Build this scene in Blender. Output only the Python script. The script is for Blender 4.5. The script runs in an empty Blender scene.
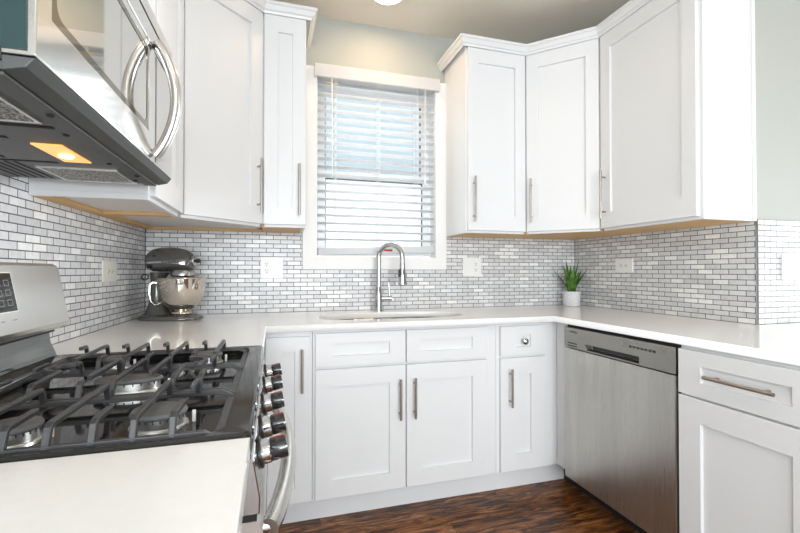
import bpy, bmesh, math, random
from mathutils import Vector, Matrix
random.seed(7)
scene = bpy.context.scene
COL = scene.collection
R = math.radians
PI = math.pi

# ------------------------------------------------------------------ camera, world, lights, exposure
cam_data = bpy.data.cameras.new('camera')
cam_data.sensor_width = 36.0
cam_data.lens = 36.0 * 426.87 / 800.0
cam_data.clip_start = 0.02
cam = bpy.data.objects.new('camera', cam_data)
COL.objects.link(cam)
cam.location = (0.690, -2.5585, 1.1505)
cam.rotation_euler = (R(90.63), 0, R(-16.5))
scene.camera = cam

scene.view_settings.view_transform = 'Standard'
scene.view_settings.look = 'None'
scene.view_settings.exposure = 0.36
scene.view_settings.gamma = 1.0
scene.view_settings.use_curve_mapping = False

world = bpy.data.worlds.new('sky')
scene.world = world
world.use_nodes = True
wbg = world.node_tree.nodes['Background']
wbg.inputs[0].default_value = (0.86, 0.93, 1.0, 1)
wbg.inputs[1].default_value = 2.6


def area(name, loc, target, size, energy, color, size_y=None, spread=180):
    d = bpy.data.lights.new(name, 'AREA')
    d.energy = energy
    d.color = color
    d.spread = R(spread)
    d.size = size
    d.shape = 'RECTANGLE' if size_y else 'DISK'
    if size_y:
        d.size_y = size_y
    o = bpy.data.objects.new(name, d)
    COL.objects.link(o)
    o.location = loc
    o.rotation_euler = (Vector(target) - Vector(loc)).to_track_quat('-Z', 'Y').to_euler()
    return o


# fill light at three big unseen windows added behind the camera
area('added_fill_front', (1.3, -7.85, 1.4), (1.3, 0, 1.0), 3.4, 62, (0.87, 0.94, 1.0), 2.0, 110)
area('added_fill_side', (8.25, -2.5, 1.45), (0.0, -1.2, 1.2), 2.3, 30, (0.93, 0.97, 1.0), 1.9, 55)
area('added_fill_left', (0.05, -4.1, 1.5), (2.745, -0.9, 1.1), 1.7, 32, (0.93, 0.975, 1.0), 1.7)
# daylight at the window over the sink
area('daylight_sink_window', (1.30, 0.35, 1.75), (1.30, -1.5, 1.2), 0.7, 7, (0.92, 0.97, 1.0), 1.0)
# recessed ceiling lamp by the window, and unseen ones added for light
WARM = (1.0, 0.92, 0.82)
CANS = [(1.285, -0.315), (1.285, -2.1), (1.285, -3.7), (3.4, -2.4), (3.4, -4.0)]
for cx_, cy_ in CANS:
    l_ = area('recessed_lamp_light', (cx_, cy_, 2.655), (cx_, cy_, 0), 0.13, 2.3 if cy_ > -1 else 2.0, (1.0, 0.66, 0.36) if cy_ > -1 else WARM)

# ------------------------------------------------------------------ materials


def new_mat(name):
    m = bpy.data.materials.new(name)
    m.use_nodes = True
    nt = m.node_tree
    return m, nt, nt.nodes['Principled BSDF']


def L(nt, a, b):
    nt.links.new(a, b)


def mat(name, color, rough=0.5, metal=0.0, noise=0.0, nscale=8.0, bump=0.0, bscale=200.0, stretch=(1, 1, 1),
        emit=None, estr=0.0, coat=0.0, spec=0.5, rnoise=0.0):
    m, nt, b = new_mat(name)
    b.inputs['Base Color'].default_value = (*color, 1)
    b.inputs['Roughness'].default_value = rough
    b.inputs['Metallic'].default_value = metal
    b.inputs['Coat Weight'].default_value = coat
    b.inputs['Specular IOR Level'].default_value = spec
    if emit:
        b.inputs['Emission Color'].default_value = (*emit, 1)
        b.inputs['Emission Strength'].default_value = estr
    tc = nt.nodes.new('ShaderNodeTexCoord')
    mp = nt.nodes.new('ShaderNodeMapping')
    mp.inputs['Scale'].default_value = stretch
    L(nt, tc.outputs['Object'], mp.inputs[0])
    n = nt.nodes.new('ShaderNodeTexNoise')
    n.inputs['Scale'].default_value = nscale
    n.inputs['Detail'].default_value = 4
    L(nt, mp.outputs[0], n.inputs['Vector'])
    if noise:
        mx = nt.nodes.new('ShaderNodeMix')
        mx.data_type = 'RGBA'
        mx.inputs[6].default_value = (*[c * (1 - noise) for c in color], 1)
        mx.inputs[7].default_value = (*[min(1, c * (1 + noise)) for c in color], 1)
        L(nt, n.outputs[0], mx.inputs[0])
        L(nt, mx.outputs[2], b.inputs['Base Color'])
    if rnoise:
        mr = nt.nodes.new('ShaderNodeMapRange')
        mr.inputs[3].default_value = max(0.02, rough - rnoise)
        mr.inputs[4].default_value = rough + rnoise
        L(nt, n.outputs[0], mr.inputs[0])
        L(nt, mr.outputs[0], b.inputs['Roughness'])
    if bump:
        n2 = nt.nodes.new('ShaderNodeTexNoise')
        n2.inputs['Scale'].default_value = bscale
        L(nt, mp.outputs[0], n2.inputs['Vector'])
        bp = nt.nodes.new('ShaderNodeBump')
        bp.inputs['Strength'].default_value = bump
        bp.inputs['Distance'].default_value = 0.002
        L(nt, n2.outputs[0], bp.inputs['Height'])
        L(nt, bp.outputs[0], b.inputs['Normal'])
    return m


def tile_mat(name, axis):
    """grey marble mosaic of small bricks; axis 0 -> runs along x, 1 -> runs along y"""
    m, nt, b = new_mat(name)
    tc = nt.nodes.new('ShaderNodeTexCoord')
    sp = nt.nodes.new('ShaderNodeSeparateXYZ')
    L(nt, tc.outputs['Object'], sp.inputs[0])
    ad = nt.nodes.new('ShaderNodeMath')
    ad.operation = 'SUBTRACT'
    ad.inputs[1].default_value = 0.914
    L(nt, sp.outputs[2], ad.inputs[0])
    cb = nt.nodes.new('ShaderNodeCombineXYZ')
    L(nt, sp.outputs[axis], cb.inputs[0])
    L(nt, ad.outputs[0], cb.inputs[1])
    br = nt.nodes.new('ShaderNodeTexBrick')
    br.offset = 0.5
    br.squash = 1.0
    br.inputs['Color1'].default_value = (0, 0, 0, 1)
    br.inputs['Color2'].default_value = (1, 1, 1, 1)
    br.inputs['Mortar'].default_value = (0, 0, 0, 1)
    br.inputs['Scale'].default_value = 1.0
    br.inputs['Mortar Size'].default_value = 0.0018
    br.inputs['Mortar Smooth'].default_value = 0.15
    br.inputs['Brick Width'].default_value = 0.0765
    br.inputs['Row Height'].default_value = 0.0246
    L(nt, cb.outputs[0], br.inputs['Vector'])
    rp = nt.nodes.new('ShaderNodeValToRGB')
    e = rp.color_ramp.elements
    e[0].position = 0.0
    e[0].color = (0.61, 0.612, 0.622, 1)
    e[1].position = 0.40
    e[1].color = (0.685, 0.688, 0.697, 1)
    for p_, c_ in ((0.70, (0.72, 0.725, 0.735, 1)), (0.79, (0.80, 0.80, 0.795, 1)), (0.90, (0.87, 0.87, 0.865, 1)), (0.97, (0.88, 0.875, 0.855, 1))):
        k = e.new(p_)
        k.color = c_
    L(nt, br.outputs['Color'], rp.inputs[0])
    # marble veining
    nz = nt.nodes.new('ShaderNodeTexNoise')
    nz.inputs['Scale'].default_value = 28
    nz.inputs['Detail'].default_value = 6
    nz.inputs['Distortion'].default_value = 1.6
    L(nt, tc.outputs['Object'], nz.inputs['Vector'])
    vr = nt.nodes.new('ShaderNodeValToRGB')
    vr.color_ramp.elements[0].position = 0.30
    vr.color_ramp.elements[0].color = (0.90, 0.90, 0.905, 1)
    vr.color_ramp.elements[1].position = 0.55
    vr.color_ramp.elements[1].color = (1.03, 1.03, 1.03, 1)
    L(nt, nz.outputs[0], vr.inputs[0])
    mu = nt.nodes.new('ShaderNodeMix')
    mu.data_type = 'RGBA'
    mu.blend_type = 'MULTIPLY'
    mu.inputs[0].default_value = 1.0
    L(nt, rp.outputs[0], mu.inputs[6])
    L(nt, vr.outputs[0], mu.inputs[7])
    gm = nt.nodes.new('ShaderNodeMix')
    gm.data_type = 'RGBA'
    L(nt, br.outputs['Fac'], gm.inputs[0])
    L(nt, mu.outputs[2], gm.inputs[6])
    gm.inputs[7].default_value = (0.10, 0.10, 0.103, 1)
    L(nt, gm.outputs[2], b.inputs['Base Color'])
    rr = nt.nodes.new('ShaderNodeMapRange')
    rr.inputs[3].default_value = 0.28
    rr.inputs[4].default_value = 0.8
    L(nt, br.outputs['Fac'], rr.inputs[0])
    L(nt, rr.outputs[0], b.inputs['Roughness'])
    bp = nt.nodes.new('ShaderNodeBump')
    bp.invert = True
    bp.inputs['Strength'].default_value = 0.5
    bp.inputs['Distance'].default_value = 0.0015
    L(nt, br.outputs['Fac'], bp.inputs['Height'])
    L(nt, bp.outputs[0], b.inputs['Normal'])
    return m


def floor_mat():
    m, nt, b = new_mat('dark_oak_floor')
    tc = nt.nodes.new('ShaderNodeTexCoord')
    br = nt.nodes.new('ShaderNodeTexBrick')
    br.offset = 0.37
    br.inputs['Color1'].default_value = (0, 0, 0, 1)
    br.inputs['Color2'].default_value = (1, 1, 1, 1)
    br.inputs['Mortar'].default_value = (0, 0, 0, 1)
    br.inputs['Scale'].default_value = 1
    br.inputs['Mortar Size'].default_value = 0.0008
    br.inputs['Brick Width'].default_value = 0.9
    br.inputs['Row Height'].default_value = 0.083
    L(nt, tc.outputs['Object'], br.inputs['Vector'])
    mp = nt.nodes.new('ShaderNodeMapping')
    mp.inputs['Scale'].default_value = (3.2, 19, 1)
    L(nt, tc.outputs['Object'], mp.inputs[0])
    # shift the grain from plank to plank
    va = nt.nodes.new('ShaderNodeVectorMath')
    va.operation = 'MULTIPLY_ADD'
    va.inputs[1].default_value = (7, 5, 3)
    L(nt, br.outputs['Color'], va.inputs[0])
    L(nt, mp.outputs[0], va.inputs[2])
    nz = nt.nodes.new('ShaderNodeTexNoise')
    nz.inputs['Scale'].default_value = 1.7
    nz.inputs['Detail'].default_value = 7
    nz.inputs['Roughness'].default_value = 0.66
    nz.inputs['Distortion'].default_value = 1.5
    L(nt, va.outputs[0], nz.inputs['Vector'])
    rp = nt.nodes.new('ShaderNodeValToRGB')
    e = rp.color_ramp.elements
    e[0].position = 0.33
    e[0].color = (0.022, 0.010, 0.005, 1)
    e[1].position = 0.66
    e[1].color = (0.50, 0.25, 0.12, 1)
    for p_, c_ in ((0.43, (0.060, 0.020, 0.007, 1)), (0.50, (0.20, 0.068, 0.018, 1)), (0.58, (0.35, 0.135, 0.038, 1))):
        k = e.new(p_)
        k.color = c_
    L(nt, nz.outputs[0], rp.inputs[0])
    hs = nt.nodes.new('ShaderNodeMix')
    hs.data_type = 'RGBA'
    hs.blend_type = 'MULTIPLY'
    hs.inputs[0].default_value = 0.38
    L(nt, rp.outputs[0], hs.inputs[6])
    L(nt, br.outputs['Color'], hs.inputs[7])
    gm = nt.nodes.new('ShaderNodeMix')
    gm.data_type = 'RGBA'
    L(nt, br.outputs['Fac'], gm.inputs[0])
    L(nt, hs.outputs[2], gm.inputs[6])
    gm.inputs[7].default_value = (0.012, 0.006, 0.004, 1)
    L(nt, gm.outputs[2], b.inputs['Base Color'])
    b.inputs['Roughness'].default_value = 0.30
    b.inputs['Specular IOR Level'].default_value = 0.35
    bp = nt.nodes.new('ShaderNodeBump')
    bp.inputs['Strength'].default_value = 0.25
    bp.inputs['Distance'].default_value = 0.002
    L(nt, nz.outputs[0], bp.inputs['Height'])
    L(nt, bp.outputs[0], b.inputs['Normal'])
    return m


def glass_mat():
    m, nt, b = new_mat('window_glass')
    nt.nodes.remove(b)
    out = nt.nodes['Material Output']
    tr = nt.nodes.new('ShaderNodeBsdfTransparent')
    tr.inputs[0].default_value = (0.96, 0.98, 0.98, 1)
    gl = nt.nodes.new('ShaderNodeBsdfGlossy')
    gl.inputs['Roughness'].default_value = 0.02
    fr = nt.nodes.new('ShaderNodeFresnel')
    fr.inputs[0].default_value = 1.45
    mx = nt.nodes.new('ShaderNodeMixShader')
    L(nt, fr.outputs[0], mx.inputs[0])
    L(nt, tr.outputs[0], mx.inputs[1])
    L(nt, gl.outputs[0], mx.inputs[2])
    L(nt, mx.outputs[0], out.inputs[0])
    return m


def steel_mat(name, color, rough, axis='z', strength=0.12, streak=0.10):
    """brushed stainless: fine grain running along an axis plus broad soft smears"""
    m, nt, b = new_mat(name)
    b.inputs['Metallic'].default_value = 1.0
    tc = nt.nodes.new('ShaderNodeTexCoord')
    mp = nt.nodes.new('ShaderNodeMapping')
    st = {'x': (1.5, 160, 160), 'y': (160, 1.5, 160), 'z': (160, 160, 1.5)}[axis]
    mp.inputs['Scale'].default_value = st
    L(nt, tc.outputs['Object'], mp.inputs[0])
    n = nt.nodes.new('ShaderNodeTexNoise')
    n.inputs['Scale'].default_value = 3.0
    n.inputs['Detail'].default_value = 3
    L(nt, mp.outputs[0], n.inputs['Vector'])
    mp2 = nt.nodes.new('ShaderNodeMapping')
    mp2.inputs['Scale'].default_value = {'x': (0.8, 9, 9), 'y': (9, 0.8, 9), 'z': (9, 9, 0.8)}[axis]
    L(nt, tc.outputs['Object'], mp2.inputs[0])
    n2 = nt.nodes.new('ShaderNodeTexNoise')
    n2.inputs['Scale'].default_value = 1.6
    n2.inputs['Detail'].default_value = 5
    n2.inputs['Distortion'].default_value = 0.4
    L(nt, mp2.outputs[0], n2.inputs['Vector'])
    mx = nt.nodes.new('ShaderNodeMix')
    mx.data_type = 'RGBA'
    mx.inputs[6].default_value = (*[c * (1 - streak * 2) for c in color], 1)
    mx.inputs[7].default_value = (*[min(1, c * (1 + streak * 2)) for c in color], 1)
    L(nt, n2.outputs[0], mx.inputs[0])
    L(nt, mx.outputs[2], b.inputs['Base Color'])
    mr = nt.nodes.new('ShaderNodeMapRange')
    mr.inputs[3].default_value = max(0.03, rough - strength)
    mr.inputs[4].default_value = rough + strength
    L(nt, n.outputs[0], mr.inputs[0])
    L(nt, mr.outputs[0], b.inputs['Roughness'])
    b.inputs['Anisotropic'].default_value = 0.4
    return m


def pot_mat():
    m, nt, b = new_mat('white_chevron_ceramic')
    tc = nt.nodes.new('ShaderNodeTexCoord')
    sp = nt.nodes.new('ShaderNodeSeparateXYZ')
    L(nt, tc.outputs['Object'], sp.inputs[0])

    def M(op, a, bb=None):
        n = nt.nodes.new('ShaderNodeMath')
        n.operation = op
        for i, v in enumerate((a, bb)):
            if v is None:
                continue
            if isinstance(v, (int, float)):
                n.inputs[i].default_value = v
            else:
                L(nt, v, n.inputs[i])
        return n.outputs[0]
    ang = M('ARCTAN2', sp.outputs[1], sp.outputs[0])
    tri = M('PINGPONG', M('MULTIPLY', M('ADD', ang, 10.0), 8 / (2 * PI)), 0.5)
    v = M('ADD', M('MULTIPLY', sp.outputs[2], 95.0), M('MULTIPLY', tri, 9.0))
    s = M('SINE', M('MULTIPLY', v, 2.7))
    rp = nt.nodes.new('ShaderNodeValToRGB')
    rp.color_ramp.elements[0].position = 0.10
    rp.color_ramp.elements[0].color = (0.46, 0.47, 0.49, 1)
    rp.color_ramp.elements[1].position = 0.55
    rp.color_ramp.elements[1].color = (0.88, 0.88, 0.89, 1)
    L(nt, M('ADD', M('MULTIPLY', s, 0.5), 0.5), rp.inputs[0])
    L(nt, rp.outputs[0], b.inputs['Base Color'])
    b.inputs['Roughness'].default_value = 0.5
    bp = nt.nodes.new('ShaderNodeBump')
    bp.inputs['Strength'].default_value = 0.4
    bp.inputs['Distance'].default_value = 0.003
    L(nt, s, bp.inputs['Height'])
    L(nt, bp.outputs[0], b.inputs['Normal'])
    return m


def leaf_mat():
    m, nt, b = new_mat('aloe_green')
    tc = nt.nodes.new('ShaderNodeTexCoord')
    n = nt.nodes.new('ShaderNodeTexNoise')
    n.inputs['Scale'].default_value = 26
    L(nt, tc.outputs['Object'], n.inputs['Vector'])
    rp = nt.nodes.new('ShaderNodeValToRGB')
    rp.color_ramp.elements[0].position = 0.35
    rp.color_ramp.elements[0].color = (0.012, 0.050, 0.008, 1)
    rp.color_ramp.elements[1].position = 0.68
    rp.color_ramp.elements[1].color = (0.10, 0.25, 0.022, 1)
    L(nt, n.outputs[0], rp.inputs[0])
    L(nt, rp.outputs[0], b.inputs['Base Color'])
    b.inputs['Roughness'].default_value = 0.4
    return m


def mesh_filter_mat():
    m, nt, b = new_mat('aluminium_filter_mesh')
    tc = nt.nodes.new('ShaderNodeTexCoord')
    vo = nt.nodes.new('ShaderNodeTexVoronoi')
    vo.inputs['Scale'].default_value = 190
    L(nt, tc.outputs['Object'], vo.inputs['Vector'])
    rp = nt.nodes.new('ShaderNodeValToRGB')
    rp.color_ramp.elements[0].position = 0.15
    rp.color_ramp.elements[0].color = (0.75, 0.74, 0.72, 1)
    rp.color_ramp.elements[1].position = 0.6
    rp.color_ramp.elements[1].color = (0.16, 0.155, 0.15, 1)
    L(nt, vo.outputs[0], rp.inputs[0])
    L(nt, rp.outputs[0], b.inputs['Base Color'])
    b.inputs['Metallic'].default_value = 0.7
    b.inputs['Roughness'].default_value = 0.45
    bp = nt.nodes.new('ShaderNodeBump')
    bp.inputs['Strength'].default_value = 0.8
    bp.inputs['Distance'].default_value = 0.003
    L(nt, vo.outputs[0], bp.inputs['Height'])
    L(nt, bp.outputs[0], b.inputs['Normal'])
    return m


def siding_mat():
    m, nt, b = new_mat('pale_siding')
    tc = nt.nodes.new('ShaderNodeTexCoord')
    w = nt.nodes.new('ShaderNodeTexWave')
    w.bands_direction = 'Z'
    w.wave_profile = 'SAW'
    w.inputs['Scale'].default_value = 1.6
    L(nt, tc.outputs['Object'], w.inputs['Vector'])
    b.inputs['Base Color'].default_value = (0.36, 0.405, 0.435, 1)
    b.inputs['Roughness'].default_value = 0.7
    bp = nt.nodes.new('ShaderNodeBump')
    bp.inputs['Distance'].default_value = 0.02
    L(nt, w.outputs[1], bp.inputs['Height'])
    L(nt, bp.outputs[0], b.inputs['Normal'])
    return m


WHITE = mat('white_cabinet_paint', (0.80, 0.808, 0.815), 0.38, noise=0.008, nscale=3, bump=0.02, bscale=90)
CREAM_PANEL = mat('cream_laminate', (0.78, 0.74, 0.70), 0.6, noise=0.03, nscale=6)
MAPLE = mat('raw_maple', (0.66, 0.42, 0.19), 0.55, noise=0.18, nscale=5, stretch=(1, 1, 6), bump=0.05)
TRIMW = mat('white_trim_paint', (0.86, 0.86, 0.85), 0.42, noise=0.01, nscale=4)
WALLP = mat('pale_grey_green_wall_paint', (0.44, 0.458, 0.425), 0.7, noise=0.015, nscale=2, bump=0.05, bscale=140)
CEILP = mat('ceiling_paint', (0.86, 0.81, 0.72), 0.8, noise=0.01, nscale=2, bump=0.05, bscale=120)
QUARTZ = mat('white_quartz', (0.92, 0.918, 0.91), 0.16, noise=0.03, nscale=60, coat=0.2)
NICKEL = mat('brushed_nickel', (0.40, 0.355, 0.32), 0.30, 1.0, noise=0.05, nscale=40, stretch=(1, 1, 8))
CHROME = mat('chrome', (0.58, 0.58, 0.60), 0.10, 1.0, rnoise=0.03)
STEEL = steel_mat('brushed_stainless', (0.52, 0.505, 0.47), 0.30, 'z')
STEEL_H = steel_mat('brushed_stainless_level', (0.66, 0.65, 0.63), 0.30, 'y', 0.04, streak=0.012)
STEEL_DOOR = steel_mat('polished_stainless', (0.74, 0.73, 0.71), 0.12, 'y', 0.05, streak=0.03)
STEEL_SINK = steel_mat('sink_steel', (0.46, 0.43, 0.39), 0.25, 'x')
DARKSTEEL = mat('black_gloss_enamel', (0.014, 0.014, 0.014), 0.07, 0.0, rnoise=0.03, nscale=20)
MWGLASS = mat('mirror_tinted_glass', (0.60, 0.585, 0.55), 0.035, 0.95, rnoise=0.01)
MWBAND = mat('dark_bronze_glass_band', (0.20, 0.175, 0.13), 0.06, 0.9)
MWBOT = mat('dark_grey_sheet_metal', (0.085, 0.09, 0.088), 0.42, 0.35, noise=0.12, nscale=14, rnoise=0.06)
BLACKPL = mat('black_plastic', (0.018, 0.018, 0.019), 0.35, noise=0.2, nscale=30)
BLACKGLASS = mat('black_glass', (0.02, 0.022, 0.024), 0.05, coat=0.5, rnoise=0.01)
GAPBLACK = mat('black_gap_fill', (0.012, 0.012, 0.012), 0.7, noise=0.2)  # black paints the shade of open gaps and slots; also colours screws
IRON = mat('cast_iron', (0.05, 0.05, 0.053), 0.33, 0.15, noise=0.25, nscale=60, bump=0.25, bscale=260)
CAPIRON = mat('burner_cap_enamel', (0.11, 0.11, 0.11), 0.45, noise=0.15, nscale=50)
ALU = mat('cast_aluminium', (0.75, 0.74, 0.72), 0.32, 1.0, noise=0.08, nscale=60)
FILTER = mesh_filter_mat()
LAMPGLASS = mat('lit_amber_lens', (0.9, 0.55, 0.2), 0.3, emit=(1.0, 0.46, 0.11), estr=0.75, noise=0.2, nscale=40)
LAMPBULB = mat('glowing_bulb', (1, 0.8, 0.5), 0.3, emit=(1.0, 0.78, 0.42), estr=3.0)
LENS = mat('lit_ceiling_lens', (1, 1, 1), 0.4, emit=(1.0, 0.96, 0.88), estr=6.0)
MIXGREY = mat('pewter_enamel', (0.145, 0.145, 0.14), 0.24, 0.55, noise=0.06, nscale=120, coat=0.5)
BOWL = mat('polished_bowl_steel', (0.74, 0.68, 0.61), 0.09, 1.0, rnoise=0.03, nscale=12)
POT = pot_mat()
LEAF = leaf_mat()
SOIL = mat('dark_soil', (0.05, 0.035, 0.025), 0.9, noise=0.4, nscale=120, bump=0.6, bscale=120)
OUTLETW = mat('white_outlet_plastic', (0.87, 0.87, 0.86), 0.3, noise=0.01)
OUTLETC = mat('ivory_outlet_plastic', (0.80, 0.79, 0.72), 0.35, noise=0.01)
SLOT = mat('dark_slot', (0.03, 0.03, 0.03), 0.6, noise=0.1)
BLINDW = mat('white_blind_vinyl', (0.84, 0.845, 0.85), 0.40, noise=0.01, nscale=5)
CORDW = mat('white_cord', (0.85, 0.85, 0.84), 0.7, noise=0.05, nscale=300)
nt_ = BLINDW.node_tree
tl_ = nt_.nodes.new('ShaderNodeBsdfTranslucent')
tl_.inputs[0].default_value = (0.93, 0.935, 0.94, 1)
ms_ = nt_.nodes.new('ShaderNodeMixShader')
ms_.inputs[0].default_value = 0.5
L(nt_, nt_.nodes['Principled BSDF'].outputs[0], ms_.inputs[1])
L(nt_, tl_.outputs[0], ms_.inputs[2])
L(nt_, ms_.outputs[0], nt_.nodes['Material Output'].inputs[0])
VINYL = mat('white_vinyl_sash', (0.84, 0.85, 0.86), 0.35, noise=0.01)
GASKET = mat('grey_glazing_gasket', (0.09, 0.09, 0.09), 0.6, noise=0.1)
REDP = mat('red_label_print', (0.55, 0.05, 0.03), 0.5, noise=0.1, nscale=200)
YELP = mat('yellow_label_print', (0.80, 0.62, 0.25), 0.5, noise=0.1, nscale=200)
WHITEP = mat('white_print', (0.85, 0.85, 0.85), 0.5, noise=0.02)
GREYP = mat('grey_print', (0.10, 0.10, 0.10), 0.5, noise=0.02)
TILE_X = tile_mat('grey_marble_mosaic_along_x', 0)
TILE_Y = tile_mat('grey_marble_mosaic_along_y', 1)
GROUT = mat('dark_corner_grout', (0.07, 0.07, 0.075), 0.8, noise=0.2)
FLOOR = floor_mat()
GLASS = glass_mat()
SIDING = siding_mat()
GROUND = mat('pale_concrete', (0.55, 0.55, 0.53), 0.9, noise=0.1, nscale=3)
ROOFM = mat('grey_shingle', (0.22, 0.23, 0.24), 0.9, noise=0.3, nscale=30)

# ------------------------------------------------------------------ mesh builder


class F:
    """a vertical face frame: o origin, u horizontal unit along the face, n outward unit normal"""
    def __init__(s, o, u, n):
        s.o = Vector(o)
        s.u = Vector((u[0], u[1], 0)).normalized()
        s.n = Vector((n[0], n[1], 0)).normalized()

    def p(s, a, b, c=0.0):
        return s.o + s.u * a + Vector((0, 0, b)) + s.n * c


class MB:
    def __init__(s):
        s.bm = bmesh.new()

    def v(s, p):
        return s.bm.verts.new(p)

    def face(s, vs):
        try:
            return s.bm.faces.new(vs)
        except ValueError:
            return None

    def hexa(s, c):
        """8 corners: bottom 0-3 ring, top 4-7 ring"""
        vs = [s.v(p) for p in c]
        for f in ((3, 2, 1, 0), (4, 5, 6, 7), (0, 1, 5, 4), (1, 2, 6, 5), (2, 3, 7, 6), (3, 0, 4, 7)):
            s.face([vs[i] for i in f])
        return s

    def box(s, x0, x1, y0, y1, z0, z1):
        return s.hexa([(x0, y0, z0), (x1, y0, z0), (x1, y1, z0), (x0, y1, z0), (x0, y0, z1), (x1, y0, z1), (x1, y1, z1), (x0, y1, z1)])

    def fbox(s, f, a0, a1, b0, b1, c0, c1):
        return s.hexa([f.p(a0, b0, c0), f.p(a1, b0, c0), f.p(a1, b0, c1), f.p(a0, b0, c1),
                       f.p(a0, b1, c0), f.p(a1, b1, c0), f.p(a1, b1, c1), f.p(a0, b1, c1)])

    def prism(s, poly, z0, z1):
        n = len(poly)
        lo = [s.v((p[0], p[1], z0)) for p in poly]
        hi = [s.v((p[0], p[1], z1)) for p in poly]
        s.face(lo[::-1])
        s.face(hi)
        for i in range(n):
            j = (i + 1) % n
            s.face([lo[i], lo[j], hi[j], hi[i]])
        return s

    def extrude_poly(s, pts, d):
        """planar 3D polygon swept by the vector d"""
        d = Vector(d)
        a = [s.v(p) for p in pts]
        b = [s.v(Vector(p) + d) for p in pts]
        n = len(pts)
        s.face(a[::-1])
        s.face(b)
        for i in range(n):
            j = (i + 1) % n
            s.face([a[i], a[j], b[j], b[i]])
        return s

    def shaker(s, f, a0, a1, b0, b1, c0=0.0, t=0.02, st=0.075, rec=0.0125, sb=None):
        """framed door or drawer front with a recessed flat panel"""
        sb = st if sb is None else sb
        e = 0.0015
        O0 = [(a0, b0), (a1, b0), (a1, b1), (a0, b1)]
        O1 = [(a0 + e, b0 + e), (a1 - e, b0 + e), (a1 - e, b1 - e), (a0 + e, b1 - e)]
        I = [(a0 + st, b0 + sb), (a1 - st, b0 + sb), (a1 - st, b1 - sb), (a0 + st, b1 - sb)]
        I2 = [(a0 + st + .0015, b0 + sb + .0015), (a1 - st - .0015, b0 + sb + .0015), (a1 - st - .0015, b1 - sb - .0015), (a0 + st + .0015, b1 - sb - .0015)]
        rings = [[s.v(f.p(a, b, c)) for a, b in r] for r, c in ((O0, c0), (O0, c0 + t - e), (O1, c0 + t), (I, c0 + t), (I2, c0 + t - rec))]
        s.face(rings[0][::-1])
        for q in range(len(rings) - 1):
            for i in range(4):
                j = (i + 1) % 4
                s.face([rings[q][i], rings[q][j], rings[q + 1][j], rings[q + 1][i]])
        s.face(rings[-1])
        return s

    def frame(s, f, outer, inner, c0, c1):
        """a rectangular ring, outer/inner = (a0, a1, b0, b1)"""
        def q(r, c):
            return [s.v(f.p(a, b, c)) for a, b in ((r[0], r[2]), (r[1], r[2]), (r[1], r[3]), (r[0], r[3]))]
        r = [q(outer, c0), q(outer, c1), q(inner, c1), q(inner, c0)]
        for k in range(4):
            A, B = r[k], r[(k + 1) % 4]
            for i in range(4):
                j = (i + 1) % 4
                s.face([A[i], A[j], B[j], B[i]])
        return s

    def lathe(s, prof, center=(0, 0, 0), seg=32, axis='z', M=None, cap=True):
        """profile of (radius, height)"""
        c = Vector(center)
        rings = []
        for r, h in prof:
            ring = []
            for i in range(seg):
                t = 2 * PI * i / seg
                p = Vector((r * math.cos(t), r * math.sin(t), h))
                if axis == 'x':
                    p = Vector((p.z, p.x, p.y))
                elif axis == 'y':
                    p = Vector((p.x, p.z, p.y))
                if M is not None:
                    p = M @ p
                ring.append(s.v(c + p))
            rings.append(ring)
        for a, b in zip(rings, rings[1:]):
            for i in range(seg):
                j = (i + 1) % seg
                s.face([a[i], a[j], b[j], b[i]])
        if cap:
            s.face(rings[0][::-1])
            s.face(rings[-1])
        return s

    def tube(s, pts, r, seg=12, rs=None, flat=None):
        """round bar along a polyline; rs per-point radii; flat = (width, height) for a rectangular bar"""
        pts = [Vector(p) for p in pts]
        n = len(pts)
        tang = []
        for i in range(n):
            a = pts[max(0, i - 1)]
            b = pts[min(n - 1, i + 1)]
            if 0 < i < n - 1:
                t = ((pts[i] - a).normalized() + (b - pts[i]).normalized())
            else:
                t = b - a
            tang.append(t.normalized())
        t0 = tang[0]
        ref = Vector((0, 0, 1)) if abs(t0.z) < 0.9 else Vector((1, 0, 0))
        side = t0.cross(ref).normalized()
        rings = []
        for i in range(n):
            t = tang[i]
            side = (side - t * side.dot(t)).normalized()
            up = side.cross(t).normalized()
            if flat:
                w, h = flat[0] / 2, flat[1] / 2
                ring = [s.v(pts[i] + side * x + up * y) for x, y in ((-w, -h), (w, -h), (w, h), (-w, h))]
            else:
                rr = rs[i] if rs else r
                ring = [s.v(pts[i] + side * math.cos(2 * PI * k / seg) * rr + up * math.sin(2 * PI * k / seg) * rr) for k in range(seg)]
            rings.append(ring)
        m = len(rings[0])
        for a, b in zip(rings, rings[1:]):
            for i in range(m):
                j = (i + 1) % m
                s.face([a[i], a[j], b[j], b[i]])
        s.face(rings[0][::-1])
        s.face(rings[-1])
        return s

    def cyl(s, p0, p1, r, seg=16, r2=None):
        return s.tube([p0, p1], r, seg, rs=[r, r if r2 is None else r2])

    def sweep(s, path, prof):
        """moulding: plan polyline, profile of (offset to the right of travel, z), mitred corners"""
        P = [Vector((p[0], p[1])) for p in path]
        n = len(P)
        rows = []
        for i in range(n):
            d0 = (P[i] - P[i - 1]).normalized() if i else (P[1] - P[0]).normalized()
            d1 = (P[i + 1] - P[i]).normalized() if i < n - 1 else d0
            n0 = Vector((d0.y, -d0.x))
            n1 = Vector((d1.y, -d1.x))
            m = (n0 + n1).normalized()
            k = 1 / max(0.2, m.dot(n0))
            rows.append([s.v((P[i].x + m.x * k * o, P[i].y + m.y * k * o, z)) for o, z in prof])
        q = len(prof)
        for a, b in zip(rows, rows[1:]):
            for i in range(q):
                j = (i + 1) % q
                s.face([a[i], a[j], b[j], b[i]])
        s.face(rows[0][::-1])
        s.face(rows[-1])
        return s

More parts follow.
